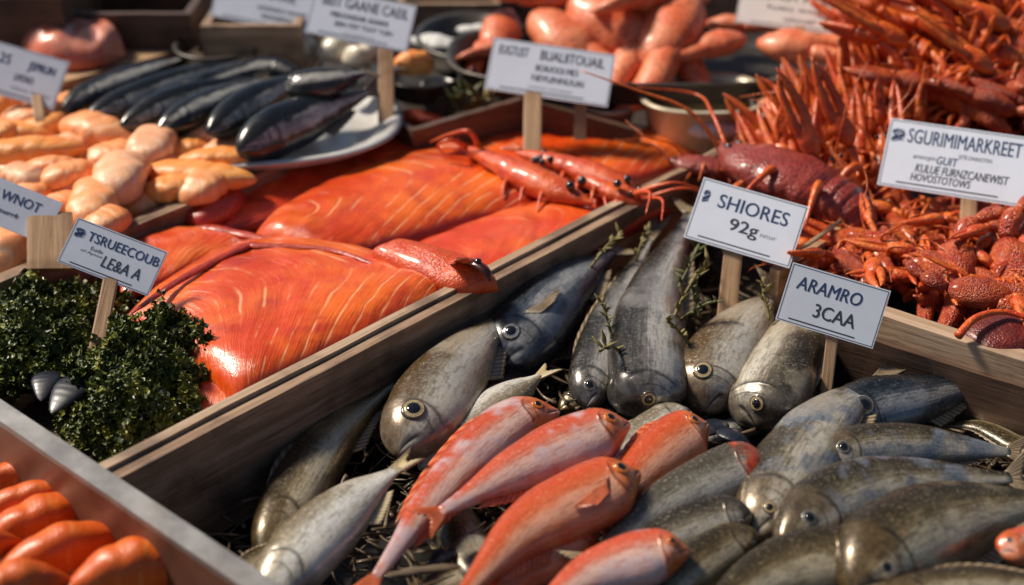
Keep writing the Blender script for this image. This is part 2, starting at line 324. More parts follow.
M['wood_pale'] = wood_mat('weathered_wood', (0.38, 0.255, 0.165), (0.52, 0.38, 0.27), (0.10, 0.06, 0.04), 0.6)
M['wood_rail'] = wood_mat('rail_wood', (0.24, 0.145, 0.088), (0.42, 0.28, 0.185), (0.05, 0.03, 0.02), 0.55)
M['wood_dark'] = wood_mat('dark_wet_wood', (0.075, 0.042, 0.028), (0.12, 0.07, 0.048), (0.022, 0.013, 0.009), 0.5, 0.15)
M['wood_stake'] = wood_mat('stake_wood', (0.36, 0.21, 0.11), (0.48, 0.30, 0.17), (0.16, 0.08, 0.04), 0.65)
M['steel'] = metal_mat('galvanised_steel', (0.30, 0.29, 0.28), (0.42, 0.41, 0.40), 0.45, 0.7)
M['steel_bright'] = metal_mat('bright_steel', (0.55, 0.54, 0.52), (0.66, 0.65, 0.63), 0.28, 0.9, (0.2, 0.17, 0.13), 0.3)
M['steel_dark'] = metal_mat('dark_steel', (0.07, 0.065, 0.06), (0.12, 0.11, 0.10), 0.4, 0.7)
M['brass_pan'] = metal_mat('dull_gold_pan', (0.56, 0.48, 0.33), (0.70, 0.62, 0.46), 0.35, 0.15, (0.16, 0.12, 0.07), 0.6)
M['tray_red'] = metal_mat('tray_inner_red_brown', (0.16, 0.06, 0.035), (0.24, 0.10, 0.06), 0.4, 0.3)
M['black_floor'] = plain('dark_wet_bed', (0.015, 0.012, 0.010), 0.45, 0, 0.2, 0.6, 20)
M['table'] = wood_mat('dark_table', (0.035, 0.024, 0.018), (0.06, 0.04, 0.03), (0.012, 0.008, 0.006), 0.5)
M['paving'] = plain('dark_paving', (0.05, 0.047, 0.045), 0.8, 0, 0, 0.4, 4)
M['paper'] = plain('sign_paper', (0.71, 0.76, 0.88), 0.55, 0, 0.1, 0.05, 25)
M['paper_warm'] = plain('sign_paper_warm', (0.76, 0.70, 0.68), 0.55, 0, 0.1, 0.05, 25)
M['ink_blue'] = plain('blue_ink', (0.030, 0.062, 0.16), 0.5)
M['ink_grey'] = plain('grey_ink', (0.05, 0.055, 0.075), 0.5)
M['ink_light'] = plain('pale_ink', (0.28, 0.30, 0.36), 0.5)
M['leaf'] = None
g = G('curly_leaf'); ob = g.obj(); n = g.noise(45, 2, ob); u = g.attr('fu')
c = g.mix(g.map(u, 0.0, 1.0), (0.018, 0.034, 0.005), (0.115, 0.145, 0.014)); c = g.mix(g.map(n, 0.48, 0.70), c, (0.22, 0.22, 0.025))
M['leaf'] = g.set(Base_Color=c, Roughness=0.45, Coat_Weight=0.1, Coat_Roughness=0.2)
M['stem'] = plain('leaf_stem', (0.10, 0.11, 0.03), 0.5)
M['mussel'] = plain('mussel_shell', (0.012, 0.015, 0.028), 0.42, 0.0, 0.15, 0.7, 90)
M['herb'] = plain('dry_herb', (0.20, 0.16, 0.045), 0.6, 0, 0, 0.5, 120)
M['herb_green'] = plain('green_herb', (0.09, 0.10, 0.025), 0.55, 0, 0, 0.5, 120)
M['straw'] = plain('brown_straw', (0.14, 0.09, 0.045), 0.55, 0, 0.1, 0.7, 60)
M['enamel'] = plain('white_enamel', (0.66, 0.65, 0.63), 0.25, 0, 0.4, 0.3, 14)
M['ice'] = plain('crushed_ice', (0.72, 0.72, 0.70), 0.6, 0, 0.1, 0.35, 90)
M['cream'] = plain('cream_flesh', (0.74, 0.66, 0.52), 0.4, 0, 0.3, 0.25, 60)
# ---------------------------------------------------------------- builders
DEEP = [(0, .05), (.012, .16), (.04, .32), (.10, .58), (.2, .84), (.34, 1.0), (.5, .97), (.68, .74), (.85, .40), (.95, .22), (1, .19)]
SLIM = [(0, .06), (.012, .20), (.04, .40), (.10, .66), (.2, .88), (.34, 1.0), (.55, .95), (.74, .68), (.88, .38), (.96, .22), (1, .18)]
BLUNT = [(0, .10), (.01, .34), (.03, .54), (.08, .76), (.16, .92), (.3, 1.0), (.5, .96), (.7, .72), (.86, .40), (.96, .22), (1, .18)]
POINT = [(0, .05), (.015, .15), (.05, .30), (.11, .54), (.2, .80), (.34, 1.0), (.52, .95), (.7, .70), (.86, .38), (.96, .22), (1, .18)]
WIDE = [(0, .06), (.015, .26), (.05, .48), (.12, .78), (.22, .96), (.36, 1.0), (.55, .88), (.75, .58), (.9, .26), (1, .09)]
WCOL = (0.5, 0.5)
def fan(mb, base, tips, thick=0.0006, rip=0.0012, nrm=None, sub=4):
    """a fin: base points and tip points joined by rays, thin but closed"""
    nb = len(base); rows_t = []; rows_b = []
    K = 5; NN = (nb - 1)*sub + 1
    for k in range(K):
        a = []; b = []
        for i in range(NN):
            s = i/(NN-1); p0 = path(base, s); p1 = path(tips, s)
            p = p0.lerp(p1, k/(K-1))
            n = nrm if nrm is not None else UP
            if k == K-1: p = p0.lerp(p1, 1.0 - 0.10*(i % 2) )
            off = n*(rip*(k/(K-1))*(1 if i % 2 else -1))
            e = thick*(1.4 - k/(K-1))
            a.append(p + off + n*e); b.append(p + off - n*e)
        rows_t.append(a); rows_b.append(b)
    gi = []
    for rows in (rows_t, rows_b):
        idx = [[mb.vert(p, k/(K-1), i/(NN-1)) for i, p in enumerate(r)] for k, r in enumerate(rows)]
        gi.append(idx)
    A, B = gi
    for k in range(K-1):
        for i in range(NN-1):
            mb.face((A[k][i], A[k][i+1], A[k+1][i+1], A[k+1][i])); mb.face((B[k][i], B[k+1][i], B[k+1][i+1], B[k][i+1]))
    for i in range(NN-1):
        mb.face((A[K-1][i], A[K-1][i+1], B[K-1][i+1], B[K-1][i])); mb.face((A[0][i+1], A[0][i], B[0][i], B[0][i+1]))
    for k in range(K-1):
        mb.face((A[k][0], A[k+1][0], B[k+1][0], B[k][0])); mb.face((A[k][-1], B[k][-1], B[k+1][-1], A[k+1][-1]))

def fish(name, label, skin, pts, width, z=(0.04, 0.05), prof=SLIM, side=1, roll=15, thick=0.74, fin='fin_brown', eye='eye_silver', eye_r=0.17, eye_pos=(0.12, 0.30),
         tail=0.2, tail_spread=1.0, dorsal=0.16, pect=False, group='fish heaped in the front crate', cat='fish', fork=0.5, eyes=True, twist=0.0, anal=True, pect_dir=0.45):
    """pts: nose .. tail base, pixels of the photo put on level planes from z[0] (nose) to z[1] (tail)"""
    n = len(pts); width = width*.92; thick = max(thick, .74)
    P = [at(p[0], p[1], lerp(z[0], z[1], i/(n-1)) + (p[2] if len(p) > 2 else 0)) for i, p in enumerate(pts)]
    ctr = path(P, 0.45); hmax = width*mpp(ctr)/2
    root = thing(name, label, cat, ctr, group)
    NU, NV = 72, 40
    L = sum((path(P, (i+1)/30) - path(P, i/30)).length for i in range(30))
    def frame(t):
        T = (path(P, min(1, t+.02)) - path(P, max(0, t-.02))).normalized()
        Wv = UP.cross(T).normalized(); U = T.cross(Wv).normalized()
        ph = R(roll + twist*t)
        D = Wv*(side*math.cos(ph)) + U*math.sin(ph); S = U*math.cos(ph) - Wv*(side*math.sin(ph))
        return T, D, S
    def radii(t):
        h = hmax*curve(prof, t); wd = hmax*thick*min(curve(WIDE, t), curve(prof, t)*1.25 + .01)
        g = 1.0 + 0.02*sstep(.16, .255, t) - 0.03*sstep(.262, .285, t) + 0.01*sstep(.29, .42, t)
        return h*g, wd*g
    def surf(t, a, push=1.0):
        T, D, S = frame(t); h, wd = radii(t)
        ca, sa = math.cos(a), math.sin(a)
        bel = 1.08 if ca < 0 else 1.0
        return path(P, t) + D*(h*ca*bel*push) + S*(wd*math.copysign(abs(sa)**0.85, sa)*push), T, D, S
    mb = MB(); rows = []; us = []
    sd = random.random()*50
    for i in range(NU+1):
        t = (i/NU)**1.25; us.append(t); row = []
        for j in range(NV):
            a = 2*math.pi*j/NV; ca = math.cos(a)
            mouth = math.exp(-((ca + 0.12 + t*3.5)/0.16)**2)*(1 - sstep(.06, .10, t))
            eyeb = math.exp(-(((t-eye_pos[0])/.035)**2 + ((ca-eye_pos[1])/.34)**2))
            p, T, D, S = surf(t, a, 1 - 0.16*mouth + 0.02*eyeb)
            p = p + (p - path(P, t))*(0.05*noise.noise(p*28 + Vector((sd, 0, 0))))
            row.append(p)
        rows.append(row)
    mb.grid(rows, True, 0, us=us, ws=[math.cos(2*math.pi*j/NV) for j in range(NV)])
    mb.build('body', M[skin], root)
    # eyes
    if eyes:
        for sg in (1, -1):
            a = math.acos(eye_pos[1])*sg
            p, T, D, S = surf(eye_pos[0], a); pa = surf(eye_pos[0]+.03, a)[0] - surf(eye_pos[0]-.03, a)[0]; pb = surf(eye_pos[0], a+.2)[0] - surf(eye_pos[0], a-.2)[0]
            N = pa.cross(pb).normalized()
            if N.dot(p - path(P, eye_pos[0])) < 0: N = -N
            e1 = pa.normalized(); e2 = N.cross(e1); re = hmax*eye_r
            eb = MB(); rr = [(1.05, -.30), (1.0, -.02), (.94, .08), (.84, .12), (.78, .10), (.66, .16), (.60, .18)]
            rows = [[p + (e1*math.cos(2*math.pi*k/20) + e2*math.sin(2*math.pi*k/20))*(re*q) + N*(re*hh) for k in range(20)] for q, hh in rr]
            for bi, rowpair in enumerate(zip(rows[:-1], rows[1:])): pass
            b = [[eb.vert(q) for q in r] for r in rows]
            for i in range(len(b)-1):
                for k in range(20): eb.face((b[i][k], b[i][(k+1) % 20], b[i+1][(k+1) % 20], b[i+1][k]), 0 if i < 3 else 1)
            eb.face(tuple(b[-1]), 1); eb.face(tuple(reversed(b[0])), 0)
            eo = eb.build('eye', [M['eye_red'] if eye == 'eye_red' else M['eye_dark'] if eye != 'eye_dark' else M['eye_silver'], M[eye]], root)
            pm = MB(); rr2 = [(.57, .14), (.54, .21), (.40, .27), (.2, .30), (.03, .31)]
            rows = [[p + (e1*math.cos(2*math.pi*k/16) + e2*math.sin(2*math.pi*k/16))*(re*q) + N*(re*hh) for k in range(16)] for q, hh in rr2]
            pm.grid(rows, True); pm.build('pupil', M['pupil'], eo)
    # tail fin
    if tail:
        T, D, S = frame(1.0); q = P[-1]; h, wd = radii(1.0)
        base = [q + D*(h*k) - T*0.004 for k in (1, .5, 0, -.5, -1)]
        sp = hmax*0.95*tail_spread
        tips = [q + T*(L*tail) + D*(sp), q + T*(L*tail*.80) + D*(sp*.55), q + T*(L*tail*(1-fork)), q + T*(L*tail*.78) - D*(sp*.55), q + T*(L*tail*.96) - D*sp]
        fb = MB(); fan(fb, base, tips, 0.0009, 0.0010, S, 5); fb.build('tail_fin', M[fin], root)
    if dorsal > .055:
        ts = (.32, .42, .52, .62, .72, .80); hs = (.3, 1, .9, .7, .5, .15)
        base = [surf(t, 0.0, 0.95)[0] for t in ts]; tips = []
        for t, k in zip(ts, hs):
            p, T, D, S = surf(t, 0.0); tips.append(p + D*(hmax*dorsal*2*k*.7) + T*(L*.05))
        fb = MB(); fan(fb, base, tips, 0.0005, 0.0003, frame(.5)[2], 4); fb.build('dorsal_fin', M[fin], root)
    if anal:
        ts = (.62, .70, .78, .84)
        base = [surf(t, math.pi, 0.95)[0] for t in ts]; tips = []
        for t, k in zip(ts, (.9, .7, .5, .2)):
            p, T, D, S = surf(t, math.pi); tips.append(p - D*(hmax*.34*k) + T*(L*.05))
        fb = MB(); fan(fb, base, tips, 0.0005, 0.0003, frame(.7)[2], 4); fb.build('anal_fin', M[fin], root)
    if pect:
        for sg in ((1, -1) if pect == 2 else (1,)):
            a0 = math.acos(-0.12 - .3*pect_dir)*sg
            base = [surf(.295 + .012*k, a0 + sg*.13*(k - 1.5), .985)[0] for k in range(4)]
            N = ((surf(.3, a0)[0] - path(P, .3)).normalized())
            tips = [surf(.295 + ln_, a0 + sg*(.10 + da*pect_dir*1.6), 1.05 + .06*q)[0] for q, (ln_, da) in enumerate(((.20, .02), (.21, .20), (.175, .36), (.12, .48)))]
            fb = MB(); fan(fb, base, tips, 0.0005, 0.0005, N, 4); fb.build('pectoral_fin', M[fin], root)
    return root

def slab(name, label, cat, mat, ea, eb, z, h, group=None, parent=None, NU=60, NV=22, pw=0.55, tpow=0.5, nz=0.10, ns=22, sideband=True, tip=True, zs=None, skew=0.0, ex=3.2):
    """a domed piece of flesh between two outline curves, ea and eb: pixel lists along its length, put on the level z"""
    A = [at(x, y, z) for x, y in ea]; B = [at(x, y, z) for x, y in eb]
    rows = []; us = []; sd = random.random()*40
    mid = path(A, .5).lerp(path(B, .5), .5)
    for i in range(NU+1):
        t = i/NU; us.append(t); a = path(A, t); b = path(B, t); row = []
        en = (max(0.0, 1 - abs(2*t-1)**5))**tpow if tip else 1.0
        for j in range(NV+1):
            s = j/NV; v = 2*s - 1
            d = max(0, 1 - abs(v + skew*(1-v*v))**ex)**pw
            p = a.lerp(b, s)
            nn = noise.noise(Vector((t*3.5, s*1.8, sd))) + .5*noise.noise(p*ns*2 + Vector((sd, 0, 0)))
            p.z = z + h*en*d*(1 + nz*2*nn) + (zs(t, s) if zs else 0)
            row.append(p)
        # underside
        for j in range(NV-1, 0, -1):
            s = j/NV; p = a.lerp(b, s); p.z = z - 0.004 - 0.2*h*en*math.sin(math.pi*s); row.append(p)
        rows.append(row)
    ws = [2*j/NV - 1 for j in range(NV+1)] + [2*j/NV - 1 for j in range(NV-1, 0, -1)]
    mb = MB(); mb.grid(rows, True, 0, us=us, ws=ws)
    if parent is not None: return mb.build(name, mat, parent)
    o = mb.build(name, mat, loc=mid); return tag(o, label, cat, group)

def chunk(name, label, cat, mat, cx, cy, ln, wd, ang, z, hgt, group, roll=0, bend=0.1, fat=0.62, taper=0.35, nz=0.12, tilt=0.0, NU=26, NV=20, rib=0.0, nrib=7):
    """a rounded piece (fillet portion, roll): centre and size in pixels of the photo at level z, ang in the picture"""
    c = at(cx, cy, z); a = R(ang); ln = ln*(1 - .38*abs(math.sin(a)))
    p0 = at(cx - math.cos(a)*ln/2, cy + math.sin(a)*ln/2, z); p1 = at(cx + math.cos(a)*ln/2, cy - math.sin(a)*ln/2, z)
    ax = p1 - p0; L = ax.length; ax.normalize(); r = wd*mpp(c)/2
    ax = (ax + UP*tilt).normalized()
    by = UP.cross(ax).normalized(); bz = ax.cross(by)
    rows = []; us = []; sd = random.random()*60
    for i in range(NU+1):
        t = i/NU; s = 2*t - 1; us.append(t)
        e = max(0.02, 1 - abs(s)**3.2)**0.55*(1 - taper*max(0, s)**1.5 - taper*.4*max(0, -s)**1.5)
        o = c + ax*(s*L/2) + by*(bend*L*(s*s-.4)) + bz*(hgt*.25*(1 - s*s))
        row = []
        for j in range(NV):
            q = 2*math.pi*j/NV; cq, sq = math.cos(q), math.sin(q)
            d = by*(r*e*math.copysign(abs(cq)**.8, cq)) + bz*(hgt*e*fat*math.copysign(abs(sq)**.85, sq))
            d = d*(1 + nz*(noise.noise(Vector((t*3, cq, sd))) + .6*noise.noise((c+d)*60 + Vector((0, sd, t*3)))) + .02*math.sin(t*26 + cq*2) - rib*(abs(math.sin((t*nrib + .25*abs(cq) + .1*noise.noise(Vector((t*4, cq*2, sd+9))))*math.pi))**.0 - abs(math.sin((t*nrib + .35*cq*cq + .15*noise.noise(Vector((t*4, cq*2, sd+9))))*math.pi))**.6))
            row.append(o + d)
        rows.append(row)
    mb = MB(); mb.grid(rows, True, 0, us=us, ws=[math.cos(2*math.pi*j/NV) for j in range(NV)])
    o = mb.build(name, mat, loc=c)
    return tag(o, label, cat, group)

def board_mesh(mb_name, p0, p1, wid, hgt, mat, parent, inward, z_top=None, bev=0.0015, lean=0.0):
    """a plank: top outer edge p0-p1, width wid to the inward side, hanging hgt down"""
    T = (p1 - p0); T.normalize(); S = UP.cross(T).normalized()*inward
    Hh = p1 - p0
    bm = bmesh.new()
    co = []
    SEG = 14
    for i in range(SEG+1):
        q = p0.lerp(p1, i/SEG); w1 = 0.0009*noise.noise(Vector((i*.7, p0.x*9, p0.y*9)))
        co.append([bm.verts.new(q + UP*w1 + S*w1), bm.verts.new(q + S*wid + UP*w1), bm.verts.new(q + S*(wid + lean) - UP*hgt), bm.verts.new(q - UP*hgt + S*lean)])
    for i in range(SEG):
        for j in range(4):
            bm.faces.new((co[i][j], co[i][(j+1) % 4], co[i+1][(j+1) % 4], co[i+1][j]))
    bm.faces.new(co[0][::-1]); bm.faces.new(co[-1])
    long_e = [e for e in bm.edges if len(e.link_faces) == 2 and e.calc_face_angle(0) > 1.0]
    bmesh.ops.bevel(bm, geom=long_e, offset=bev, segments=2, affect='EDGES', profile=0.6)
    bmesh.ops.recalc_face_normals(bm, faces=bm.faces)
    uvl = bm.loops.layers.uv.new('UVMap'); r0 = random.random()*3
    for f in bm.faces:
        n = f.normal
        for l in f.loops:
            d = l.vert.co - p0
            l[uvl].uv = (d.dot(T) + r0, (d.dot(S) if abs(n.z) > .6 else d.z) + r0*.3 + (0.31 if abs(n.z) > .6 else 0))
    me = bpy.data.meshes.new(mb_name)
    loc = WL.get(parent.name, Vector((0, 0, 0))) if parent else Vector((0, 0, 0))
    bmesh.ops.translate(bm, verts=bm.verts, vec=-loc)
    bm.to_mesh(me); bm.free(); me.materials.append(mat)
    o = bpy.data.objects.new(mb_name, me); C.objects.link(o)
    if parent: o.parent = parent; WL[o.name] = loc
    return o

def sheet(name, pts, z, mat, parent=None, n=1, thick=0.004):
    mb = MB(); top = [mb.vert((p.x, p.y, z)) for p in pts]; bot = [mb.vert((p.x, p.y, z - thick)) for p in pts]
    mb.face(top); mb.face(tuple(reversed(bot))); k = len(pts)
    for i in range(k): mb.face((top[i], bot[i], bot[(i+1) % k], top[(i+1) % k]))
    o = mb.build(name, mat, parent, smooth=False)
    uvl = o.data.uv_layers.new(name='UVMap')
    for l in o.data.loops:
        v = o.data.vertices[l.vertex_index].co; uvl.data[l.index].uv = (v.x, v.y)
    return o

def text_mesh(body, size, mat, parent, origin, ex, ey, en, width=None, bold=0.0, height=None, shear=0.0, name='lettering'):
    cu = bpy.data.curves.new('lettering', 'FONT'); cu.body = body; cu.size = 1.0; cu.shear = shear; cu.extrude = 0.0
    cu.resolution_u = 3
    o = bpy.data.objects.new('lettering', cu); C.objects.link(o)
    dg = bpy.context.evaluated_depsgraph_get(); me = bpy.data.meshes.new_from_object(o.evaluated_get(dg))
    C.objects.unlink(o); bpy.data.objects.remove(o); bpy.data.curves.remove(cu)
    xs = [v.co.x for v in me.vertices]; ys = [v.co.y for v in me.vertices]
    x0, x1, y0, y1 = min(xs), max(xs), min(ys), max(ys)
    sy = (height or size)/max(1e-6, (y1 - y0)); sx = (width/(x1 - x0)) if width else sy
    cs = [origin + ex*((v.co.x - x0)*sx) + ey*((v.co.y - y0)*sy) + en*0.0009 - loc for v in me.vertices] if False else None
    loc = WL[parent.name]; base_v = [v.co.copy() for v in me.vertices]; base_f = [tuple(p.vertices) for p in me.polygons]; bpy.data.meshes.remove(me)
    vs = []; fs = []
    for q in range(3 if bold else 1):
        off = len(vs); dx = q*bold*2.2*(height or size); dy = (q % 2)*bold*1.2*(height or size)
        vs += [origin + ex*((v.x - x0)*sx + dx) + ey*((v.y - y0)*sy + dy) + en*(0.0002 + q*.00005) - loc for v in base_v]; fs += [tuple(k + off for k in f) for f in base_f]
    me = bpy.data.meshes.new(name); me.from_pydata(vs, [], fs)
    me.name = name; me.materials.append(mat)
    t = bpy.data.objects.new(name, me); C.objects.link(t); t.parent = parent; WL[t.name] = loc
    return t

def sign(label, tl, tr, bl, foot, zf, rows, paper='paper', post=None, face=44, border=True, bend=0.004, dy=0.0, group='price signs stuck among the fish', zpost=None, underline=True, logo=False):
    """a paper card whose corners show at those pixels; it stands on a stake whose foot is at pixel foot on level zf"""
    fp = at(foot[0], foot[1], zf)
    cp = ray(*[(tl[k] + (tr[k] + bl[k] - tl[k]))/1 if False else (tr[k] + bl[k])/2 for k in (0, 1)]).normalized()
    hz = Vector((-cp.x, -cp.y, 0)).normalized(); nrm = hz*math.cos(R(face)) + UP*math.sin(R(face))
    q = fp + Vector((0, dy, 0))
    def hit(px):
        d = ray(*px); return CAMP + d*((q - CAMP).dot(nrm)/d.dot(nrm))
    TL, TR, BL = hit(tl), hit(tr), hit(bl)
    ex = (TR - TL); Wd = ex.length; ex.normalize(); ey = (TL - BL); ey = (ey - ex*ey.dot(ex)); Hd = ey.length; ey.normalize(); en = ex.cross(ey)
    O = TL - ey*Hd
    root = thing('paper_sign', label, 'sign', fp, group)
    mb = MB()
    NX, NY = 12, 8
    def pt(i, j, k):
        x, y = i/NX, j/NY
        return O + ex*(x*Wd) + ey*(y*Hd) + en*(k - 0.0)
    gr = []
    for k in (0.0, -0.0016):
        gr.append([[mb.vert(pt(i, j, k)) for i in range(NX+1)] for j in range(NY+1)])
    for j in range(NY):
        for i in range(NX):
            a = gr[0]; mb.face((a[j][i], a[j][i+1], a[j+1][i+1], a[j+1][i])); a = gr[1]; mb.face((a[j][i], a[j+1][i], a[j+1][i+1], a[j][i+1]))
    for i in range(NX):
        for j, rv in ((0, 0), (NY, 1)):
            mb.face((gr[0][j][i], gr[1][j][i], gr[1][j][i+1], gr[0][j][i+1]))
    for j in range(NY):
        for i in (0, NX): mb.face((gr[0][j][i], gr[0][j+1][i], gr[1][j+1][i], gr[1][j][i]))
    mb.build('card', M[paper], root, smooth=False)
    if border:
        bb = MB(); m = 0.022*Hd; t = 0.010*Hd
        def bar(x0, y0, x1, y1):
            v = [bb.vert(O + ex*x + ey*y + en*0.0002) for x, y in ((x0, y0), (x1, y0), (x1, y1), (x0, y1))]; bb.face(v)
        bar(m, m, Wd-m, m+t); bar(m, Hd-m-t, Wd-m, Hd-m); bar(m, m+t, m+t, Hd-m-t); bar(Wd-m-t, m+t, Wd-m, Hd-m-t)
        if underline: bar(Wd*.12, Hd*.075, Wd*.80, Hd*.095)
        bb.build('border', M['ink_grey'], root, smooth=False)
    for (txt, x, y, wd, ht, ink, bold, *sh) in rows:
        text_mesh(txt, ht*Hd, M[ink], root, O + ex*(x*Wd) + ey*(y*Hd), ex, ey, en, wd*Wd if wd else None, bold, ht*Hd, sh[0] if sh else 0.0)
    if logo:                                                      # a scribbled blue stamp
        lb = MB(); x0, y0, sx, sy = logo
        rr = random.Random(5)
        for k in range(9):
            pts = [O + ex*((x0 + sx*(.5 + .5*math.cos(a*.9 + k)))*Wd) + ey*((y0 + sy*(k/9 + .10*math.sin(a*1.7 + k)))*Hd) + en*0.0003 for a in range(6)]
            lb.tube(pts, (0.005*Hd + .0002, 0.004*Hd), 5, 0, 0.3, 18)
        lb.build('stamp_mark', M['ink_blue'], root)
    for ps in (post or []):                                        # stake: foot pixel, half width px, top pixel under the card
        f = at(ps[0], ps[1], zf if len(ps) < 5 else ps[4]); hw = ps[2]*mpp(f)
        top = hit((ps[3][0], ps[3][1])) - en*0.0045
        T = (top - f).normalized(); S = T.cross(nrm).normalized(); D = T.cross(S)
        bm = MB(); rws = []
        for i in range(9):
            c = f.lerp(top, i/8); wv = hw*(1 + .04*noise.noise(c*80))
            rws.append([c + S*wv + D*.0028, c + S*(wv*.8) + D*.0034, c - S*(wv*.8) + D*.0034, c - S*wv + D*.0028, c - S*wv - D*.0028, c - S*(wv*.8) - D*.0034, c + S*(wv*.8) - D*.0034, c + S*wv - D*.0028])
        bm.grid(rws, True); so = bm.build('stake', M['wood_stake'], root, smooth=False)
        uvl = so.data.uv_layers.new(name='UVMap')
        for l in so.data.loops:
            v = so.data.vertices[l.vertex_index].co; uvl.data[l.index].uv = (v.dot(T), v.dot(S) + v.dot(D))
    return root

# -- shellfish prototypes: x forward, length 1
def taper_blob(mb, pts, rads, flat=0.8, n=14, bump=0.06, bs=9, seed=0.0, k=22, m=0):
    rows = []; ref = Vector((0, 0, 1))
    for i in range(k+1):
        t = i/k; p = path(pts, t); T = (path(pts, min(1, t+.03)) - path(pts, max(0, t-.03))).normalized(); r = curve(rads, t)
        a = T.cross(ref)
        a = a.normalized() if a.length > 1e-4 else Vector((0, 1, 0)); b = a.cross(T).normalized(); row = []
        for j in range(n):
            q = 2*math.pi*j/n; d = a*(math.cos(q)*r) + b*(math.sin(q)*r*flat)
            d = d*(1 + bump*(noise.noise((p+d)*bs + Vector((seed, 0, 0))) + noise.noise((p+d)*bs*2.7 + Vector((0, seed, 0)))))
            row.append(p + d)
        rows.append(row)
    mb.grid(rows, True, m, ws=[math.cos(2*math.pi*j/n) for j in range(n)])
def V(*a): return Vector(a)
def claw_mesh(mb, base, d, side, s=1.0, seed=0.0, open_=0.5, bump=0.08, longf=1.0):
    """palm with a fixed finger and a moving finger; d = direction, side = sideways"""
    up = d.cross(side).normalized()
    pts = [base, base + d*.06*s, base + d*.16*s + side*.01*s, base + d*.26*s + side*.02*s]
    taper_blob(mb, pts, [(0, .018*s), (.2, .05*s), (.55, .078*s), (.85, .062*s), (1, .03*s)], .72, 14, bump, 14/s, seed, 16)
    f1 = [base + d*.20*s + side*.035*s, base + d*.32*s + side*.055*s, base + d*(.32 + .10*longf)*s + side*.038*s, base + d*(.32 + .16*longf)*s + side*.012*s]
    taper_blob(mb, f1, [(0, .045*s), (.3, .042*s), (.7, .026*s), (1, .004*s)], .8, 10, bump, 16/s, seed+3, 14)
    f2 = [base + d*.21*s - side*.03*s, base + d*.30*s - side*(.03 + .02*open_)*s, base + d*(.30 + .10*longf)*s - side*(.012 + .03*open_)*s, base + d*(.30 + .15*longf)*s + side*(.004 - .012*open_)*s]
    taper_blob(mb, f2, [(0, .040*s), (.3, .036*s), (.7, .022*s), (1, .003*s)], .8, 10, bump, 16/s, seed+7, 14)

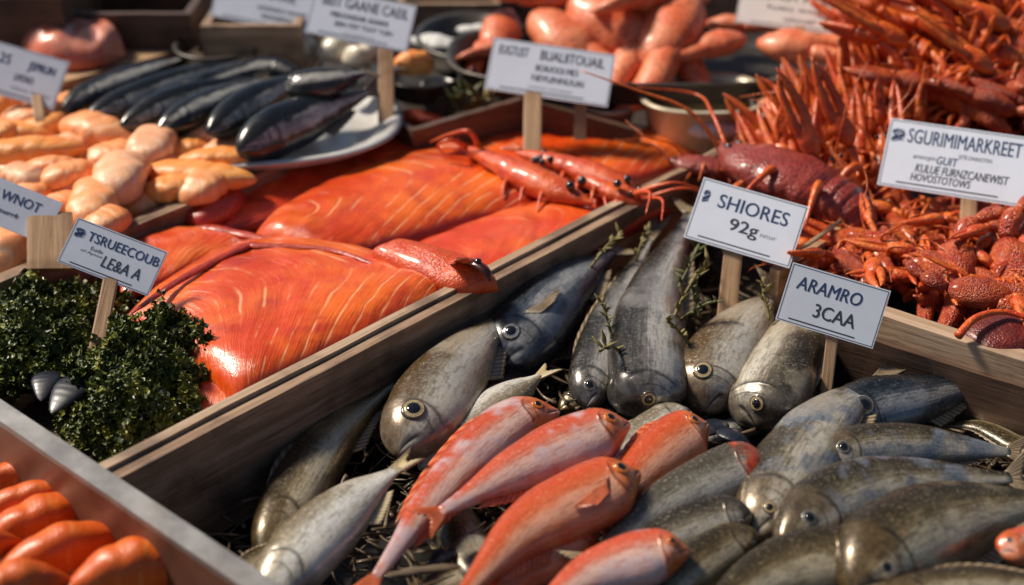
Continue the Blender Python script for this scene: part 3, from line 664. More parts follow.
def make_crayfish(name, label, seed, group, curl=0.5, claws=True, spread=1.0, claw_s=1.0, long_=1.0, cat='crayfish', shell='cray', claw_mat='cray_leg', fat=1.0, ablen=.40, flat=.88):
    rr = random.Random(seed); root = thing(name, label, cat, (0, 0, 0), group)
    b = MB(); taper_blob(b, [V(-.02, 0, 0), V(.12, 0, .012), V(.3, 0, .01), V(.44, 0, .02), V(.56, 0, .05)], [(0, .075*fat), (.12, .098*fat), (.4, .105*fat), (.7, .07*fat), (.87, .028*fat), (1, .004)], flat, 22, .05 if fat == 1 else .12, 14 if fat == 1 else 7, seed, 26)
    b.build('carapace', M[shell], root)
    b = MB(); rows = []; us = []
    N = 42
    for i in range(N+1):
        t = i/N; ang = curl*2.2*t*t; x = -.02 - ablen*(math.sin(ang)/max(ang, .01))*t if ang > .05 else -.02 - ablen*t
        zz = -ablen*t*(1 - math.cos(ang))/max(ang, .01) if ang > .05 else 0
        saw = (t*6) % 1.0; r = (.088 - .04*t)*(1 + (fat-1)*.6)*(1.0 + .10*saw - .06*(saw > .92)); us.append(t)
        tx = V(-math.cos(ang), 0, -math.sin(ang)); nz_ = V(-math.sin(ang), 0, math.cos(ang))
        rows.append([V(x, 0, zz) + V(0, 1, 0)*(math.cos(2*math.pi*j/16)*r) + nz_*(math.sin(2*math.pi*j/16)*r*.78) for j in range(16)])
    b.grid(rows, True, us=us); b.build('abdomen', M[shell], root)
    end = V(x, 0, zz); b = MB()
    for k in (-2, -1, 0, 1, 2):
        dirv = (tx*(1 - .08*abs(k)) + V(0, k*.38, 0)).normalized(); sd = dirv.cross(nz_).normalized()
        taper_blob(b, [end, end + dirv*.05, end + dirv*.13], [(0, .012), (.5, .034), (.85, .032), (1, .012)], .22, 10, .03, 20, seed, 10)
    b.build('tail_fan', M['cray_leg'], root)
    for s in (1, -1):
        if claws:
            b = MB(); e = spread*rr.uniform(.7, 1.2); lift = rr.uniform(-.02, .16)
            j0, j1, j2 = V(.30, .07*s, -.02), V(.36, (.07 + .11*e)*s, .03 + lift*.4), V(.50, (.07 + .15*e)*s, .03 + lift)
            b.tube([j0, j1, j2], (.030, .036), 8, samples=10)
            d = V(1, s*rr.uniform(-.25, .25), rr.uniform(-.15, .4)).normalized(); sv = d.cross(V(0, 0, 1)).normalized()
            claw_mesh(b, j2, d, sv*s, claw_s, seed + s, rr.random()*.6, .10, long_)
            b.build('claw', M[claw_mat], root)
        for q in range(4):
            b = MB(); x0 = .24 - .07*q; f = rr.uniform(.8, 1.2); g_ = rr.uniform(-.06, .10)
            b.tube([V(x0, .07*s, -.04), V(x0 + .03*(1.5-q), (.17*f)*s, .03 + g_), V(x0 + .05*(1.5-q), (.27*f)*s, -.01 + g_), V(x0 + .08*(1.5-q), (.38*f)*s, -.09 + g_)], lambda t: .020*(1 - t)**.8 + .004, 7, samples=12)
            b.build('leg', M['cray_leg'], root)
        b = MB(); w1, w2, w3 = rr.uniform(.1, .3), rr.uniform(-.1, .4), rr.uniform(0, .35)
        b.tube([V(.50, .025*s, .03), V(.66, (.06 + w1*.3)*s, .09 + w3*.3), V(.85, (.1 + w1)*s, .06 + w3*.6), V(1.05, (.1 + w2)*s, .0 + w3)], lambda t: .009*(1 - t) + .0025, 5, samples=18)
        b.build('antenna', M['cray_leg'], root)
        b = MB(); b.ellipsoid(V(.46, .045*s, .062), (V(1, 0, 0), V(0, 1, 0), V(0, 0, 1)), (.019, .017, .017), 10, 8); b.build('eye', M['black_bead'], root)
    return root
def make_claw(name, label, seed, group, mat, bump=.10, long_=1.0, arm=True, cat='crab claw'):
    rr = random.Random(seed); root = thing(name, label, cat, (0, 0, 0), group)
    b = MB(); claw_mesh(b, V(-.1, 0, 0), V(1, 0, 0), V(0, 1, 0), 2.1, seed, rr.random()*.7, bump, long_); b.build('pincer', M[mat], root)
    if arm:
        b = MB(); taper_blob(b, [V(-.10, 0, 0), V(-.22, .03, .02), V(-.32, .10, .0)], [(0, .05), (.4, .075), (.8, .07), (1, .03)], .85, 12, bump, 9, seed + 2, 12)
        taper_blob(b, [V(-.31, .09, 0), V(-.40, .18, -.02), V(-.42, .28, -.05)], [(0, .04), (.4, .06), (.8, .05), (1, .02)], .85, 12, bump, 9, seed + 4, 12)
        b.build('arm', M[mat], root)
    return root
def placed(p, yaw, pitch, roll, s):
    return Matrix.Translation(p) @ Matrix.Rotation(yaw, 4, 'Z') @ Matrix.Rotation(-pitch, 4, 'Y') @ Matrix.Rotation(roll, 4, 'X') @ Matrix.Scale(s, 4)
class Kind:
    """first use moves the prototype itself, later uses copy it"""
    def __init__(s, root): s.r = root; s.used = False
    def put(s, mat4, label, group):
        if not s.used:
            s.used = True; o = s.r; o.matrix_world = mat4; o['label'] = label
            if group: o['group'] = group
            WL[o.name] = Vector(mat4.translation); return o
        return copy_tree(s.r, mat4, label, group)
# ---------------------------------------------------------------- the setting
ZR = 0.12                                                    # height of the crate rims above the table
sheet('ground', [V(-60, -60), V(60, -60), V(60, 60), V(-60, 60)], -0.86, M['paving'])['kind'] = 'structure'
tb = thing('market_table', 'long dark wooden market table under all the crates', 'table', (0, 1.9, -.01))
sheet('table_top', [V(-2.2, .25), V(2.2, .25), V(2.2, 3.6), V(-2.2, 3.6)], -0.010, M['table'], tb, thick=.03)
for x in (-2.1, 2.1):
    for y in (.35, 3.5):
        b = MB(); b.tube([V(x, y, -.041), V(x, y, -.859)], (.035, .035), 8); b.build('leg', M['table'], tb)

# salmon crate
cA, cB, cC, cD = at(-115, 324, ZR), at(104, 470, ZR), at(724, 150, ZR), at(398, 112, ZR)
sc = thing('wooden_crate', 'weathered wooden crate holding the salmon fillets and the curly greens', 'crate', (cB + cD)*.5*1.0 - UP*ZR)
board_mesh('side_board', cB, cC, .011, .118, M['wood_pale'], sc, 1)
board_mesh('side_board', cA, cD, .012, .118, M['wood_rail'], sc, -1)
board_mesh('end_board', cA.lerp(cB, .03) - UP*.025, cA.lerp(cB, .97) - UP*.025, .012, .075, M['wood_rail'], sc, 1)
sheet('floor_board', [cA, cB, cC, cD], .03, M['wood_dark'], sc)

# front fish crate: a second strip against the divider, ends
fc = thing('wooden_crate', 'dark wet wooden crate heaped with whole fish in front', 'crate', at(620, 420, 0))
off = (cC - cB).normalized(); offn = Vector((off.y, -off.x, 0))
q0, q1 = cB + offn*.003 - off*.02 - UP*.004, cC + offn*.003 - off*.03 - UP*.004
board_mesh('side_board', q0, q1, .012, .112, M['wood_rail'], fc, -1)
r0, r1 = at(806, 292, ZR), at(1120, 392, ZR)
board_mesh('end_board', at(838, 330, .095), at(1120, 418, .095), .010, .096, M['wood_dark'], fc, 1)
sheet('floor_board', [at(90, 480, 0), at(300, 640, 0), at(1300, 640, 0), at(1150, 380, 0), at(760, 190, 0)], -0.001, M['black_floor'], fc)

# far end board of the salmon crate and the taller box behind it
bc = thing('wooden_crate', 'dark brown wooden box behind the salmon crate beside the mackerel platter', 'crate', at(520, 140, 0))
k0, k1, k2 = at(412, 131, .13), at(523, 99, .15), at(640, 132, .12)
board_mesh('side_board', k0, k1, .012, .12, M['wood_dark'], bc, 1)
board_mesh('side_board', k1, k2, .012, .12, M['wood_dark'], bc, 1)
board_mesh('end_board', at(386, 116, .125), k0, .010, .12, M['wood_dark'], bc, 1)
wc = thing('wooden_crate', 'red brown plank box end beside the crayfish heap', 'crate', at(690, 190, 0))
board_mesh('end_board', at(640, 192, .125), at(726, 150, .135), .010, .12, M['wood_rail'], wc, 1)

# crayfish crate at the right
kc = thing('wooden_crate', 'pale wooden crate holding the crayfish and claws at the right', 'crate', at(950, 290, 0))
board_mesh('front_board', r0, r1, .022, .118, M['wood_pale'], kc, 1)
board_mesh('side_board', at(770, 268, ZR), at(900, 186, ZR), .012, .118, M['wood_stake'], kc, -1)
sheet('floor_board', [at(770, 268, ZR), r1, at(1200, 180, ZR), at(900, 186, ZR)], .02, M['wood_dark'], kc)

# steel tray with the orange rolls
tr = thing('metal_tray', 'grey galvanised tray with a wide rim holding orange rolls', 'tray', at(60, 560, .03))
g0, g1 = at(-70, 352, ZR+.006), at(330, 618, ZR+.006)
board_mesh('rim', g0, g1, .020, .006, M['steel'], tr, -1, bev=.0022)
n_in = Vector(((g1-g0).y, -(g1-g0).x, 0)).normalized()
board_mesh('side_wall', g0 + n_in*.016 - UP*.0062, g1 + n_in*.016 - UP*.0062, .004, .11, M['tray_red'], tr, -1)
sheet('tray_floor', [g0 + n_in*.03, g1 + n_in*.03, g1 + n_in*.5, g0 + n_in*.5], .02, M['tray_red'], tr)

# peach crate (left) : floor and the hidden far side
pc = thing('wooden_crate', 'low wooden crate of peach coloured fillets at the left', 'crate', at(90, 200, 0))
d1 = (cD - cA).normalized(); dn = Vector((-d1.y, d1.x, 0))
board_mesh('side_board', cA + dn*.002 - UP*.003, cA.lerp(cD, .72) + dn*.002 - UP*.003, .010, .11, M['wood_rail'], pc, 1)
board_mesh('side_board', cA + dn*.36, cA.lerp(cD, .60) + dn*.36, .012, .10, M['wood_dark'], pc, 1)
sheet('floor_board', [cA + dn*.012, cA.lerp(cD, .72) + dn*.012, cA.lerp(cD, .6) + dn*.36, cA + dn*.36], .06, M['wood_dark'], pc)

# ---------------------------------------------------------------- salmon pieces
GS = 'salmon fillets in the wooden crate'
def sal(label, mat, ea, eb, z, h, **k): return slab('salmon_fillet', label, 'fish fillet', M[mat], ea, eb, z, h, GS, **k)
sal('long flat deep red fillet along the rear rail', 'salmon_smooth', [(176, 216), (250, 178), (330, 152), (432, 148), (500, 150)], [(200, 240), (270, 232), (340, 205), (420, 185), (510, 170)], .075, .030)
f5 = sal('orange red fillet at the far end with a pale pink tail', 'salmon', [(430, 150), (520, 130), (610, 130), (705, 150)], [(500, 200), (580, 190), (650, 185), (712, 156)], .075, .030)
f2 = sal('big ridged fillet in the middle with a white gleam on its back', 'salmon', [(252, 242), (300, 208), (380, 168), (470, 158), (562, 205)], [(258, 250), (320, 262), (400, 252), (480, 230), (562, 212)], .085, .034, pw=.55)
f4 = sal('flat rosy fillet lying along the front rail', 'salmon_smooth', [(385, 262), (440, 240), (540, 208), (664, 204)], [(430, 310), (500, 298), (585, 258), (672, 214)], .085, .026)
f6 = sal('small orange fillet half hidden behind the white sign', 'salmon', [(120, 250), (160, 235), (215, 236), (262, 246)], [(120, 300), (160, 290), (210, 268), (262, 252)], .085, .022)
f1 = sal('largest orange fillet with white fat lines at the front of the crate', 'salmon', [(118, 322), (170, 282), (240, 250), (330, 252), (415, 280), (492, 292)], [(240, 410), (270, 400), (330, 372), (400, 340), (450, 316), (500, 298)], .085, .036, pw=.55, skew=-.12, ex=3.6)
sal('low red fillet tail showing between the greens and the rail', 'salmon_smooth', [(130, 330), (180, 360), (240, 385), (300, 370)], [(190, 430), (220, 425), (262, 408), (320, 380)], .070, .024)
def strip(label, parent_pts, rad, z, mat='skin_red', flat=.55, name='salmon_skin_strip', cat='fish skin', group='dark red skin strips among the salmon', wob=.15):
    P = [at(x, y, z + (dz[0] if dz else 0)) for x, y, *dz in parent_pts]; mb = MB(); c = path(P, .5)
    pr = random.random()*30
    mb.tube(P, lambda t: rad*mpp(c)*(max(.05, 1 - abs(2*t-1)**3))**.6*(1 + wob*2*noise.noise(Vector((t*7, pr, 0)))), 12, 0, flat, 46)
    return tag(mb.build(name, M[mat], loc=c), label, cat, group)
strip('dark red skin ridge curving over the top of the largest fillet', [(128, 316), (180, 280), (242, 248), (262, 246), (330, 250), (384, 268)], 5.0, .120)
strip('dark red skin strip crossing below the rear fillet', [(196, 228), (215, 229), (258, 238), (292, 246)], 6.0, .105)
strip('thin dark red skin strip behind the white sign', [(122, 238), (165, 232), (205, 234), (262, 247)], 4.0, .102)
strip('wet red skin fold along the underside of the rear fillet', [(238, 228), (300, 205), (345, 188), (392, 170), (438, 152)], 8.5, .088)
strip('brown wet skin edge below the ridged middle fillet', [(480, 232), (520, 222), (560, 208), (590, 196)], 6.0, .094)
# folded red end of the rear fillet
o = slab('salmon_belly_fold', 'crumpled red fold at the left end of the rear fillet', 'fish fillet', M['skin_red'], [(174, 214), (200, 196), (230, 192), (246, 200)], [(178, 222), (200, 229), (228, 220), (246, 208)], .095, .024, 'red folds and heads on the salmon', nz=.14, ns=30)
# red fish heads / prawns lying on the salmon
def red_prawn(label, nose, tail, width, z, seed, beads=True, ant=None):
    a, b_ = at(*nose, z[0]), at(*tail, z[1]); c = a.lerp(b_, .5); w_ = width*mpp(c)/2
    root = thing('red_prawn', label, 'prawn', c, 'red prawns lying on the salmon')
    mb = MB(); ax = (a - b_); L = ax.length; ax.normalize(); by = UP.cross(ax).normalized(); bz = ax.cross(by)
    rows = []; us = []
    for i in range(49):
        t = i/48; us.append(t); saw = (t*7) % 1.0
        r = curve([(0, .10), (.1, .4), (.35, .72), (.6, 1.0), (.78, .9), (.9, .45), (1, .03)], t)*w_*((1 + .08*saw) if t < .55 else 1.04)
        o_ = b_ + ax*(L*t) + by*(.05*L*math.sin(t*3.1 + seed)) + bz*(.004*math.sin(t*5))
        row = []
        for j in range(18):
            q = 2*math.pi*j/18; d = by*(math.cos(q)*r) + bz*(math.sin(q)*r*.8)
            row.append(o_ + d*(1 + .10*noise.noise((o_+d)*90)))
        rows.append(row)
    mb.grid(rows, True, us=us, ws=[math.cos(2*math.pi*j/18) for j in range(18)]); mb.build('body', M['prawn'], root)
    rr = random.Random(seed)
    if beads:
        for k in range(2):
            b2 = MB(); p = b_ + ax*(L*.86) + bz*(w_*.55) + by*(w_*.5*(1 if k else -1)); b2.ellipsoid(p, (ax, by, bz), (w_*.28,)*3, 12, 8); b2.build('eye', M['black_bead'], root)
    for k in range(2):
        b2 = MB(); s = 1 if k else -1
        pts = [at(x, y, zz) for x, y, zz in ant[k]] if ant else [a - ax*.01, a + ax*.03 + by*(.02*s) + bz*.02, a + ax*.05 + by*(.05*s) + bz*.01]
        b2.tube(pts, lambda t: w_*.16*(1 - t) + .0008, 7, samples=22); b2.build('antenna', M['prawn'], root)
    for k in range(3):
        b2 = MB(); p = b_ + ax*(L*(.45 + .13*k)) - by*(w_*.8); b2.tube([p, p - by*(w_*.9) - bz*.004 + ax*.01, p - by*(w_*1.7) - bz*w_*.6 + ax*.022], lambda t: w_*.2*(1-t) + .0007, 6, samples=10); b2.build('leg', M['prawn'], root)
    b2 = MB(); tdir = -ax
    fan(b2, [b_ + by*(w_*.25*k) for k in (1, 0, -1)], [b_ + tdir*(w_*1.3) + by*(w_*.9*k) for k in (1, 0, -1)], .0008, .0008, bz); b2.build('tail_fan', M['fin_red'], root)
    return root
red_prawn('red prawn with long looped feelers lying across the ridged fillet', (596, 200), (462, 148), 34, (.125, .125), 3, True, [[(470, 150, .12), (452, 140, .15), (438, 146, .14), (446, 156, .13)], [(480, 152, .12), (470, 132, .16), (450, 134, .15), (430, 142, .13)]])
red_prawn('red prawn with dark eggs behind its head at the far fillet', (640, 196), (520, 150), 30, (.128, .130), 5)
red_prawn('short red prawn at the edge of the far fillet', (648, 202), (560, 172), 24, (.12, .125), 9)
b = MB(); rr = random.Random(3)
eg = thing('roe_cluster', 'cluster of black brown beads on the prawns above the salmon', 'roe', at(558, 160, .14))
for k in range(11):
    p = at(534 + 34*rr.random(), 152 + 10*rr.random(), .136 + .005*rr.random()); bb = MB(); bb.ellipsoid(p, (V(1,0,0), V(0,1,0), V(0,0,1)), (.0042,)*3, 10, 8); bb.build('egg', M['black_bead'], eg)
rh = thing('red_fish', 'plump red fish head with a dark gill lying at the front rail', 'fish head', at(440, 276, .12), 'red folds and heads on the salmon')
slab('head', None, None, M['prawn'], [(370, 257), (405, 248), (448, 258), (498, 284)], [(372, 260), (412, 279), (456, 293), (498, 288)], .116, .022, parent=rh, ex=2.4, pw=.6, nz=.12)
gb = MB(); gb.tube([at(458, 259, .140), at(474, 263, .143), at(486, 271, .140), at(490, 281, .132)], lambda t: .0062*math.sin(math.pi*min(.97, t + .05))**.5, 10, 0, .6, 20); gb.build('gill', M['gill_dark'], rh)
gb = MB(); gb.ellipsoid(at(478, 261, .147), (V(1, 0, 0), V(0, 1, 0), V(0, 0, 1)), (.004, .004, .003), 12, 8); gb.build('eye', M['black_bead'], rh)
gb = MB(); fan(gb, [at(x, y, .138) for x, y in ((448, 262), (456, 262), (464, 264))], [at(x, y, .156) for x, y in ((452, 262), (466, 258), (476, 262))], .0006, .0005, UP, 4); gb.build('fin', M['fin_red'], rh)

# ---------------------------------------------------------------- front crate : bedding then the fish
b = MB(); rr = random.Random(11)
poly = [(200, 540), (300, 470), (420, 400), (560, 320), (690, 215), (770, 270), (860, 350), (1040, 420), (1040, 600), (260, 600)]
def inside(x, y, pl):
    c = False; n = len(pl)
    for i in range(n):
        (x0, y0), (x1, y1) = pl[i], pl[i-1]
        if (y0 > y) != (y1 > y) and x < (x1-x0)*(y-y0)/(y1-y0) + x0: c = not c
    return c
k = 0
while k < 1500:
    x, y = rr.uniform(190, 1040), rr.uniform(215, 600)
    if not inside(x, y, poly): continue
    k += 1; p = at(x, y, rr.uniform(.004, .05)); a = rr.uniform(0, 6.28); l = rr.uniform(.015, .045); d = V(math.cos(a), math.sin(a), rr.uniform(-.25, .35))
    s = V(-math.sin(a), math.cos(a), 0)*rr.uniform(-.4, .4)*l
    b.tube([p - d*l*.5, p + s*.3, p + d*l*.5], (rr.uniform(.0012, .0035), .0006), 5, 0, rr.uniform(.3, 1), 6)
tag(b.build('seaweed_bedding', M['straw']), 'brown dried seaweed and straw strewn under the fish', 'seaweed', kind='stuff')

FG = 'fish heaped in the front crate'
F = fish
# --- hidden lower layer
F('grey_fish', 'grey fish mostly buried below the pink fish, only its flank showing', 'grey_fish', [(500, 600), (470, 560), (440, 500), (430, 470)], 60, (.03, .03), SLIM, 1, 10)
F('grey_fish', 'dull grey fish buried at the bottom edge beneath the orange fish', 'olive_fish', [(400, 610), (440, 590), (500, 560), (560, 520)], 50, (.025, .03), SLIM, 1, 10)
# --- back row heads down
F('grey_fish', 'brownish grey scaly fish against the left board with its head buried', 'olive_fish', [(262, 560), (292, 500), (335, 435), (392, 384)], 64, (.035, .06), SLIM, 1, 15, .6, tail=.05, eyes=False)
F('bream', 'big tan silver bream with a large golden eye facing down at the left', 'bream', [(398, 455), (424, 415), (462, 360), (508, 312)], 88, (.065, .080), DEEP, 1, 14, .58, 'fin_brown', 'eye_gold', .30, (.20, .12), tail=.10, dorsal=.05)
F('blue_fish', 'stout steel blue fish with a dark eye beside the divider board', 'blue_fish', [(502, 366), (526, 330), (568, 284), (612, 252)], 80, (.055, .085), BLUNT, 1, 6, .75, 'fin_brown', 'eye_silver', .26, (.15, .05), tail=.12, dorsal=.06, pect=2, pect_dir=.2)
F('silver_fish', 'slim silver fish with a brown tail pointing to the divider board', 'silver_fish', [(586, 408), (594, 370), (614, 310), (650, 240)], 52, (.045, .085), SLIM, 1, 6, .7, 'fin_brown', 'eye_dark', .25, (.13, .0), tail=.28, tail_spread=.6, dorsal=.08)
F('silver_fish', 'longest bright silver fish with its tail under the large price sign', 'silver_fish', [(648, 420), (646, 380), (652, 300), (690, 214)], 84, (.045, .10), SLIM, 1, 4, .8, 'fin_brown', 'eye_gold', .20, (.10, .10), tail=.1, dorsal=.05)
F('bream', 'rosy tan fish with a golden eye below the wooden stake', 'bream', [(706, 412), (712, 378), (742, 330), (774, 290)], 86, (.045, .085), DEEP, 1, 8, .62, 'fin_dark', 'eye_gold', .25, (.22, .28), tail=.14, dorsal=.05)
F('silver_fish', 'mottled grey fish facing forward under the small price card', 'grey_fish', [(756, 426), (770, 396), (794, 340), (806, 296)], 88, (.045, .085), BLUNT, -1, 14, .62, 'fin_dark', 'eye_gold', .20, (.11, .12), tail=.12, dorsal=.06)
F('white_fish', 'pale cream fish lying head down with its tail up behind the pink fish', 'white_fish', [(420, 470), (470, 432), (510, 398), (540, 376)], 62, (.045, .075), SLIM, -1, 10, .55, 'fin_pale', 'eye_silver', .2, tail=.12, tail_spread=.5, eyes=False, dorsal=.05)
F('grey_fish', 'small dark fish deep in the gap between the blue and slim silver fish', 'olive_fish', [(560, 410), (590, 392), (620, 372), (650, 350)], 40, (.02, .025), SLIM, 1, 10)
F('grey_fish', 'dark fish low in the gap below the rosy tan fish', 'mackerel', [(690, 450), (722, 432), (760, 420), (800, 415)], 44, (.022, .025), SLIM, 1, 10, pect=False)
F('grey_fish', 'shadowed fish lying low behind the pale cream fish', 'blue_fish', [(452, 424), (490, 392), (530, 370), (560, 358)], 36, (.025, .03), SLIM, 1, 10, pect=False)
# --- left front
F('white_fish', 'white bellied fish at the left front with a yellow tail pointing up', 'white_fish', [(258, 610), (300, 555), (350, 505), (395, 470)], 74, (.055, .085), SLIM, 1, 8, .6, 'fin_pale', 'eye_silver', .2, tail=.16, tail_spread=.35, eyes=False, dorsal=.04, pect=False)
F('white_fish', 'pale fish tucked into the lower left corner below the white bellied one', 'olive_fish', [(225, 610), (250, 575), (275, 555), (290, 545)], 44, (.04, .045), SLIM, 1, 8, eyes=False)
# --- red fish
F('rose_fish', 'long rose and white fish at the left of the pink ones, red fins raised', 'rose_fish', [(560, 412), (510, 424), (440, 490), (375, 578)], 56, (.080, .070), POINT, -1, 20, .6, 'fin_red', 'eye_red', .24, (.15, .1), tail=.16, tail_spread=.8, dorsal=.12)
F('red_fish', 'orange headed pink fish with a violet patch lying over the rose one', 'rose_fish', [(630, 424), (588, 438), (515, 470), (440, 512)], 66, (.100, .085), POINT, -1, 24, .6, 'fin_red', 'eye_red', .24, (.17, .15), tail=.12, tail_spread=.7, dorsal=.05)
F('red_fish', 'plain orange red fish with a long orange side fin in the middle front', 'red_fish', [(640, 472), (598, 492), (522, 532), (455, 604)], 76, (.095, .075), POINT, -1, 24, .6, 'fin_red', 'eye_red', .24, (.17, .15), pect=True, pect_dir=.3, tail=.14, dorsal=.05)
F('red_fish', 'brownish orange fish lying beneath the plain orange red one', 'red_fish', [(600, 530), (565, 548), (510, 580), (470, 612)], 50, (.060, .055), POINT, -1, 12, .6, 'fin_red', 'eye_red', .24, tail=.12)
F('red_fish', 'blunt red fish head with a raised crest right of the pink fish', 'red_fish', [(708, 424), (682, 438), (640, 472), (600, 520)], 64, (.092, .070), POINT, -1, 26, .6, 'fin_red', 'eye_red', .22, (.17, .15), tail=.1, dorsal=.1)
F('rose_fish', 'pink and lilac fish at the bottom edge with a rounded red nose', 'rose_fish', [(690, 552), (650, 556), (585, 578), (520, 625)], 62, (.090, .080), POINT, -1, 20, .6, 'fin_red', 'eye_red', .2, (.15, .15), tail=.12, dorsal=.04)
# --- grey middle
F('grey_fish', 'pale grey fish wedged behind the orange headed fish', 'white_fish', [(690, 412), (660, 430), (615, 462), (560, 490)], 56, (.060, .055), SLIM, -1, 12, .6, 'fin_pale', eyes=False, pect=False)
F('red_headed_fish', 'grey bodied fish with a bright red head pointing right', 'redhead_fish', [(764, 460), (726, 474), (660, 506), (590, 560)], 62, (.085, .065), BLUNT, -1, 32, .6, 'fin_pale', 'eye_red', .1, (.2, -.6), tail=.1, dorsal=.04)
F('grey_fish', 'smooth grey fish below the red headed fish with its snout at the silver one', 'grey_fish', [(752, 514), (715, 520), (660, 540), (600, 575)], 54, (.078, .065), SLIM, -1, 32, .6, 'fin_brown', 'eye_silver', .15, (.12, -.6), tail=.1, dorsal=.04, pect=False)
F('grey_fish', 'olive grey fish at the bottom edge left of the long silver fish', 'olive_fish', [(756, 532), (720, 552), (670, 590), (630, 630)], 56, (.070, .06), SLIM, -1, 32, .6, 'fin_brown', 'eye_silver', .15, (.12, -.6), tail=.1, dorsal=.04, pect=False)
# --- right front
F('silver_fish', 'long blue silver fish running up to the right with a pointed brown tail', 'tan_fish', [(752, 540), (782, 486), (826, 422), (880, 378)], 88, (.060, .085), SLIM, 1, 2, .6, 'fin_brown', 'eye_gold', .16, (.11, -.2), tail=.12, tail_spread=.35, dorsal=.05, fork=.2)
F('blue_fish', 'blue grey fish with a round dark eye below the pale crate board', 'blue_fish', [(838, 424), (870, 408), (925, 396), (990, 380)], 66, (.070, .065), BLUNT, 1, 30, .62, 'fin_brown', 'eye_dark', .34, (.17, .0), tail=.08, dorsal=.05)
F('olive_fish', 'slender olive fish with an orange brown snout at the right', 'tan_fish', [(822, 462), (860, 450), (930, 446), (1010, 452)], 56, (.078, .070), SLIM, 1, 30, .62, 'fin_brown', 'eye_dark', .26, (.14, .1), tail=.12, dorsal=.04)
F('olive_fish', 'broad grey olive fish below the slender one, third from the crate board', 'tan_fish', [(780, 548), (830, 508), (900, 484), (1010, 478)], 82, (.085, .080), SLIM, 1, 30, .62, 'fin_brown', 'eye_dark', .2, (.13, .1), tail=.1, dorsal=.04)
F('olive_fish', 'large dark fish with a golden sheen at the lower right', 'olive_fish', [(850, 592), (890, 550), (960, 518), (1060, 500)], 108, (.085, .080), SLIM, 1, 30, .6, 'fin_brown', 'eye_dark', .14, (.12, -.2), tail=.1, dorsal=.04)
F('olive_fish', 'dark olive fish cut by the bottom edge below the long silver fish', 'olive_fish', [(872, 560), (825, 560), (760, 580), (690, 625)], 76, (.085, .075), SLIM, -1, 32, .6, 'fin_brown', 'eye_dark', .12, (.1, -.6), tail=.1, dorsal=.04)
F('olive_fish', 'dark fish back at the bottom right corner', 'olive_fish', [(870, 606), (930, 592), (1000, 585), (1080, 590)], 50, (.09, .09), SLIM, 1, 20, .6, eyes=False, pect=False)
F('grey_fish', 'dull fish in the right corner under the dark boards', 'olive_fish', [(1060, 470), (1020, 452), (980, 430), (945, 425)], 40, (.04, .04), SLIM, 1, 20, .6, pect=False)
F('rose_fish', 'small pinkish snout at the right edge', 'rose_fish', [(1000, 552), (1022, 545), (1060, 535), (1100, 530)], 40, (.095, .09), BLUNT, 1, 20, .6, pect=False)

# herb sprigs among the fish
def sprig(px0, px1, z0, z1, seed, label, mat='herb', leaves=9, w=1.0):
    rr = random.Random(seed); a, c = at(*px0, z0), at(*px1, z1); root = thing('herb_sprig', label, 'herb', a, 'herb sprigs tucked between the fish')
    d = c - a; L = d.length; d.normalize(); mid = a.lerp(c, .5) + V(rr.uniform(-.1, .1), rr.uniform(-.1, .1), .12)*L
    b = MB(); b.tube([a, mid, c], (.0016*w, .0007*w), 6, samples=14); b.build('stem', M[mat], root)
    b = MB()
    for k in range(leaves):
        t = .15 + .85*k/leaves; p = path([a, mid, c], t); s = rr.uniform(0, 6.28); dv = (d*.6 + V(math.cos(s), math.sin(s), rr.uniform(-.1, .9))).normalized(); l = L*rr.uniform(.12, .28)
        taper_blob(b, [p, p + dv*l*.5, p + dv*l], [(0, .0008), (.4, .0022*w), (1, .0004)], .45, 6, .1, 60, seed, 6)
    b.build('leaves', M[mat], root)
    return root
for i, (p0, p1, lab, mt) in enumerate([((612, 338), (600, 300), 'dry herb sprig between the slim silver and longest silver fish', 'herb'), ((668, 330), (712, 262), 'yellow herb sprig leaning beside the wooden stake', 'herb'),
        ((672, 300), (700, 240), 'dark green herb sprig right of the longest silver fish', 'herb_green'), ((690, 345), (666, 318), 'small yellow sprig on the flank of the rosy tan fish', 'herb'),
        ((700, 318), (690, 282), 'flowering herb sprig at the foot of the stake', 'herb_green'), ((622, 352), (600, 352), 'short dry twig lying by the slim silver fish', 'herb'),
        ((760, 300), (782, 268), 'dry sprig under the small price card', 'herb'), ((636, 262), (650, 228), 'brown dry sprig at the divider board', 'herb'), ((590, 268), (622, 232), 'dark twig behind the blue fish', 'herb'),
        ((770, 320), (764, 280), 'straw stalk behind the rosy tan fish', 'herb'), ((680, 320), (720, 300), 'bushy green sprig between silver and rosy fish', 'herb_green')]):
    sprig(p0, p1, .085 if i < 8 else .09, .115, 40 + i, lab, mt, 12, 1.25)
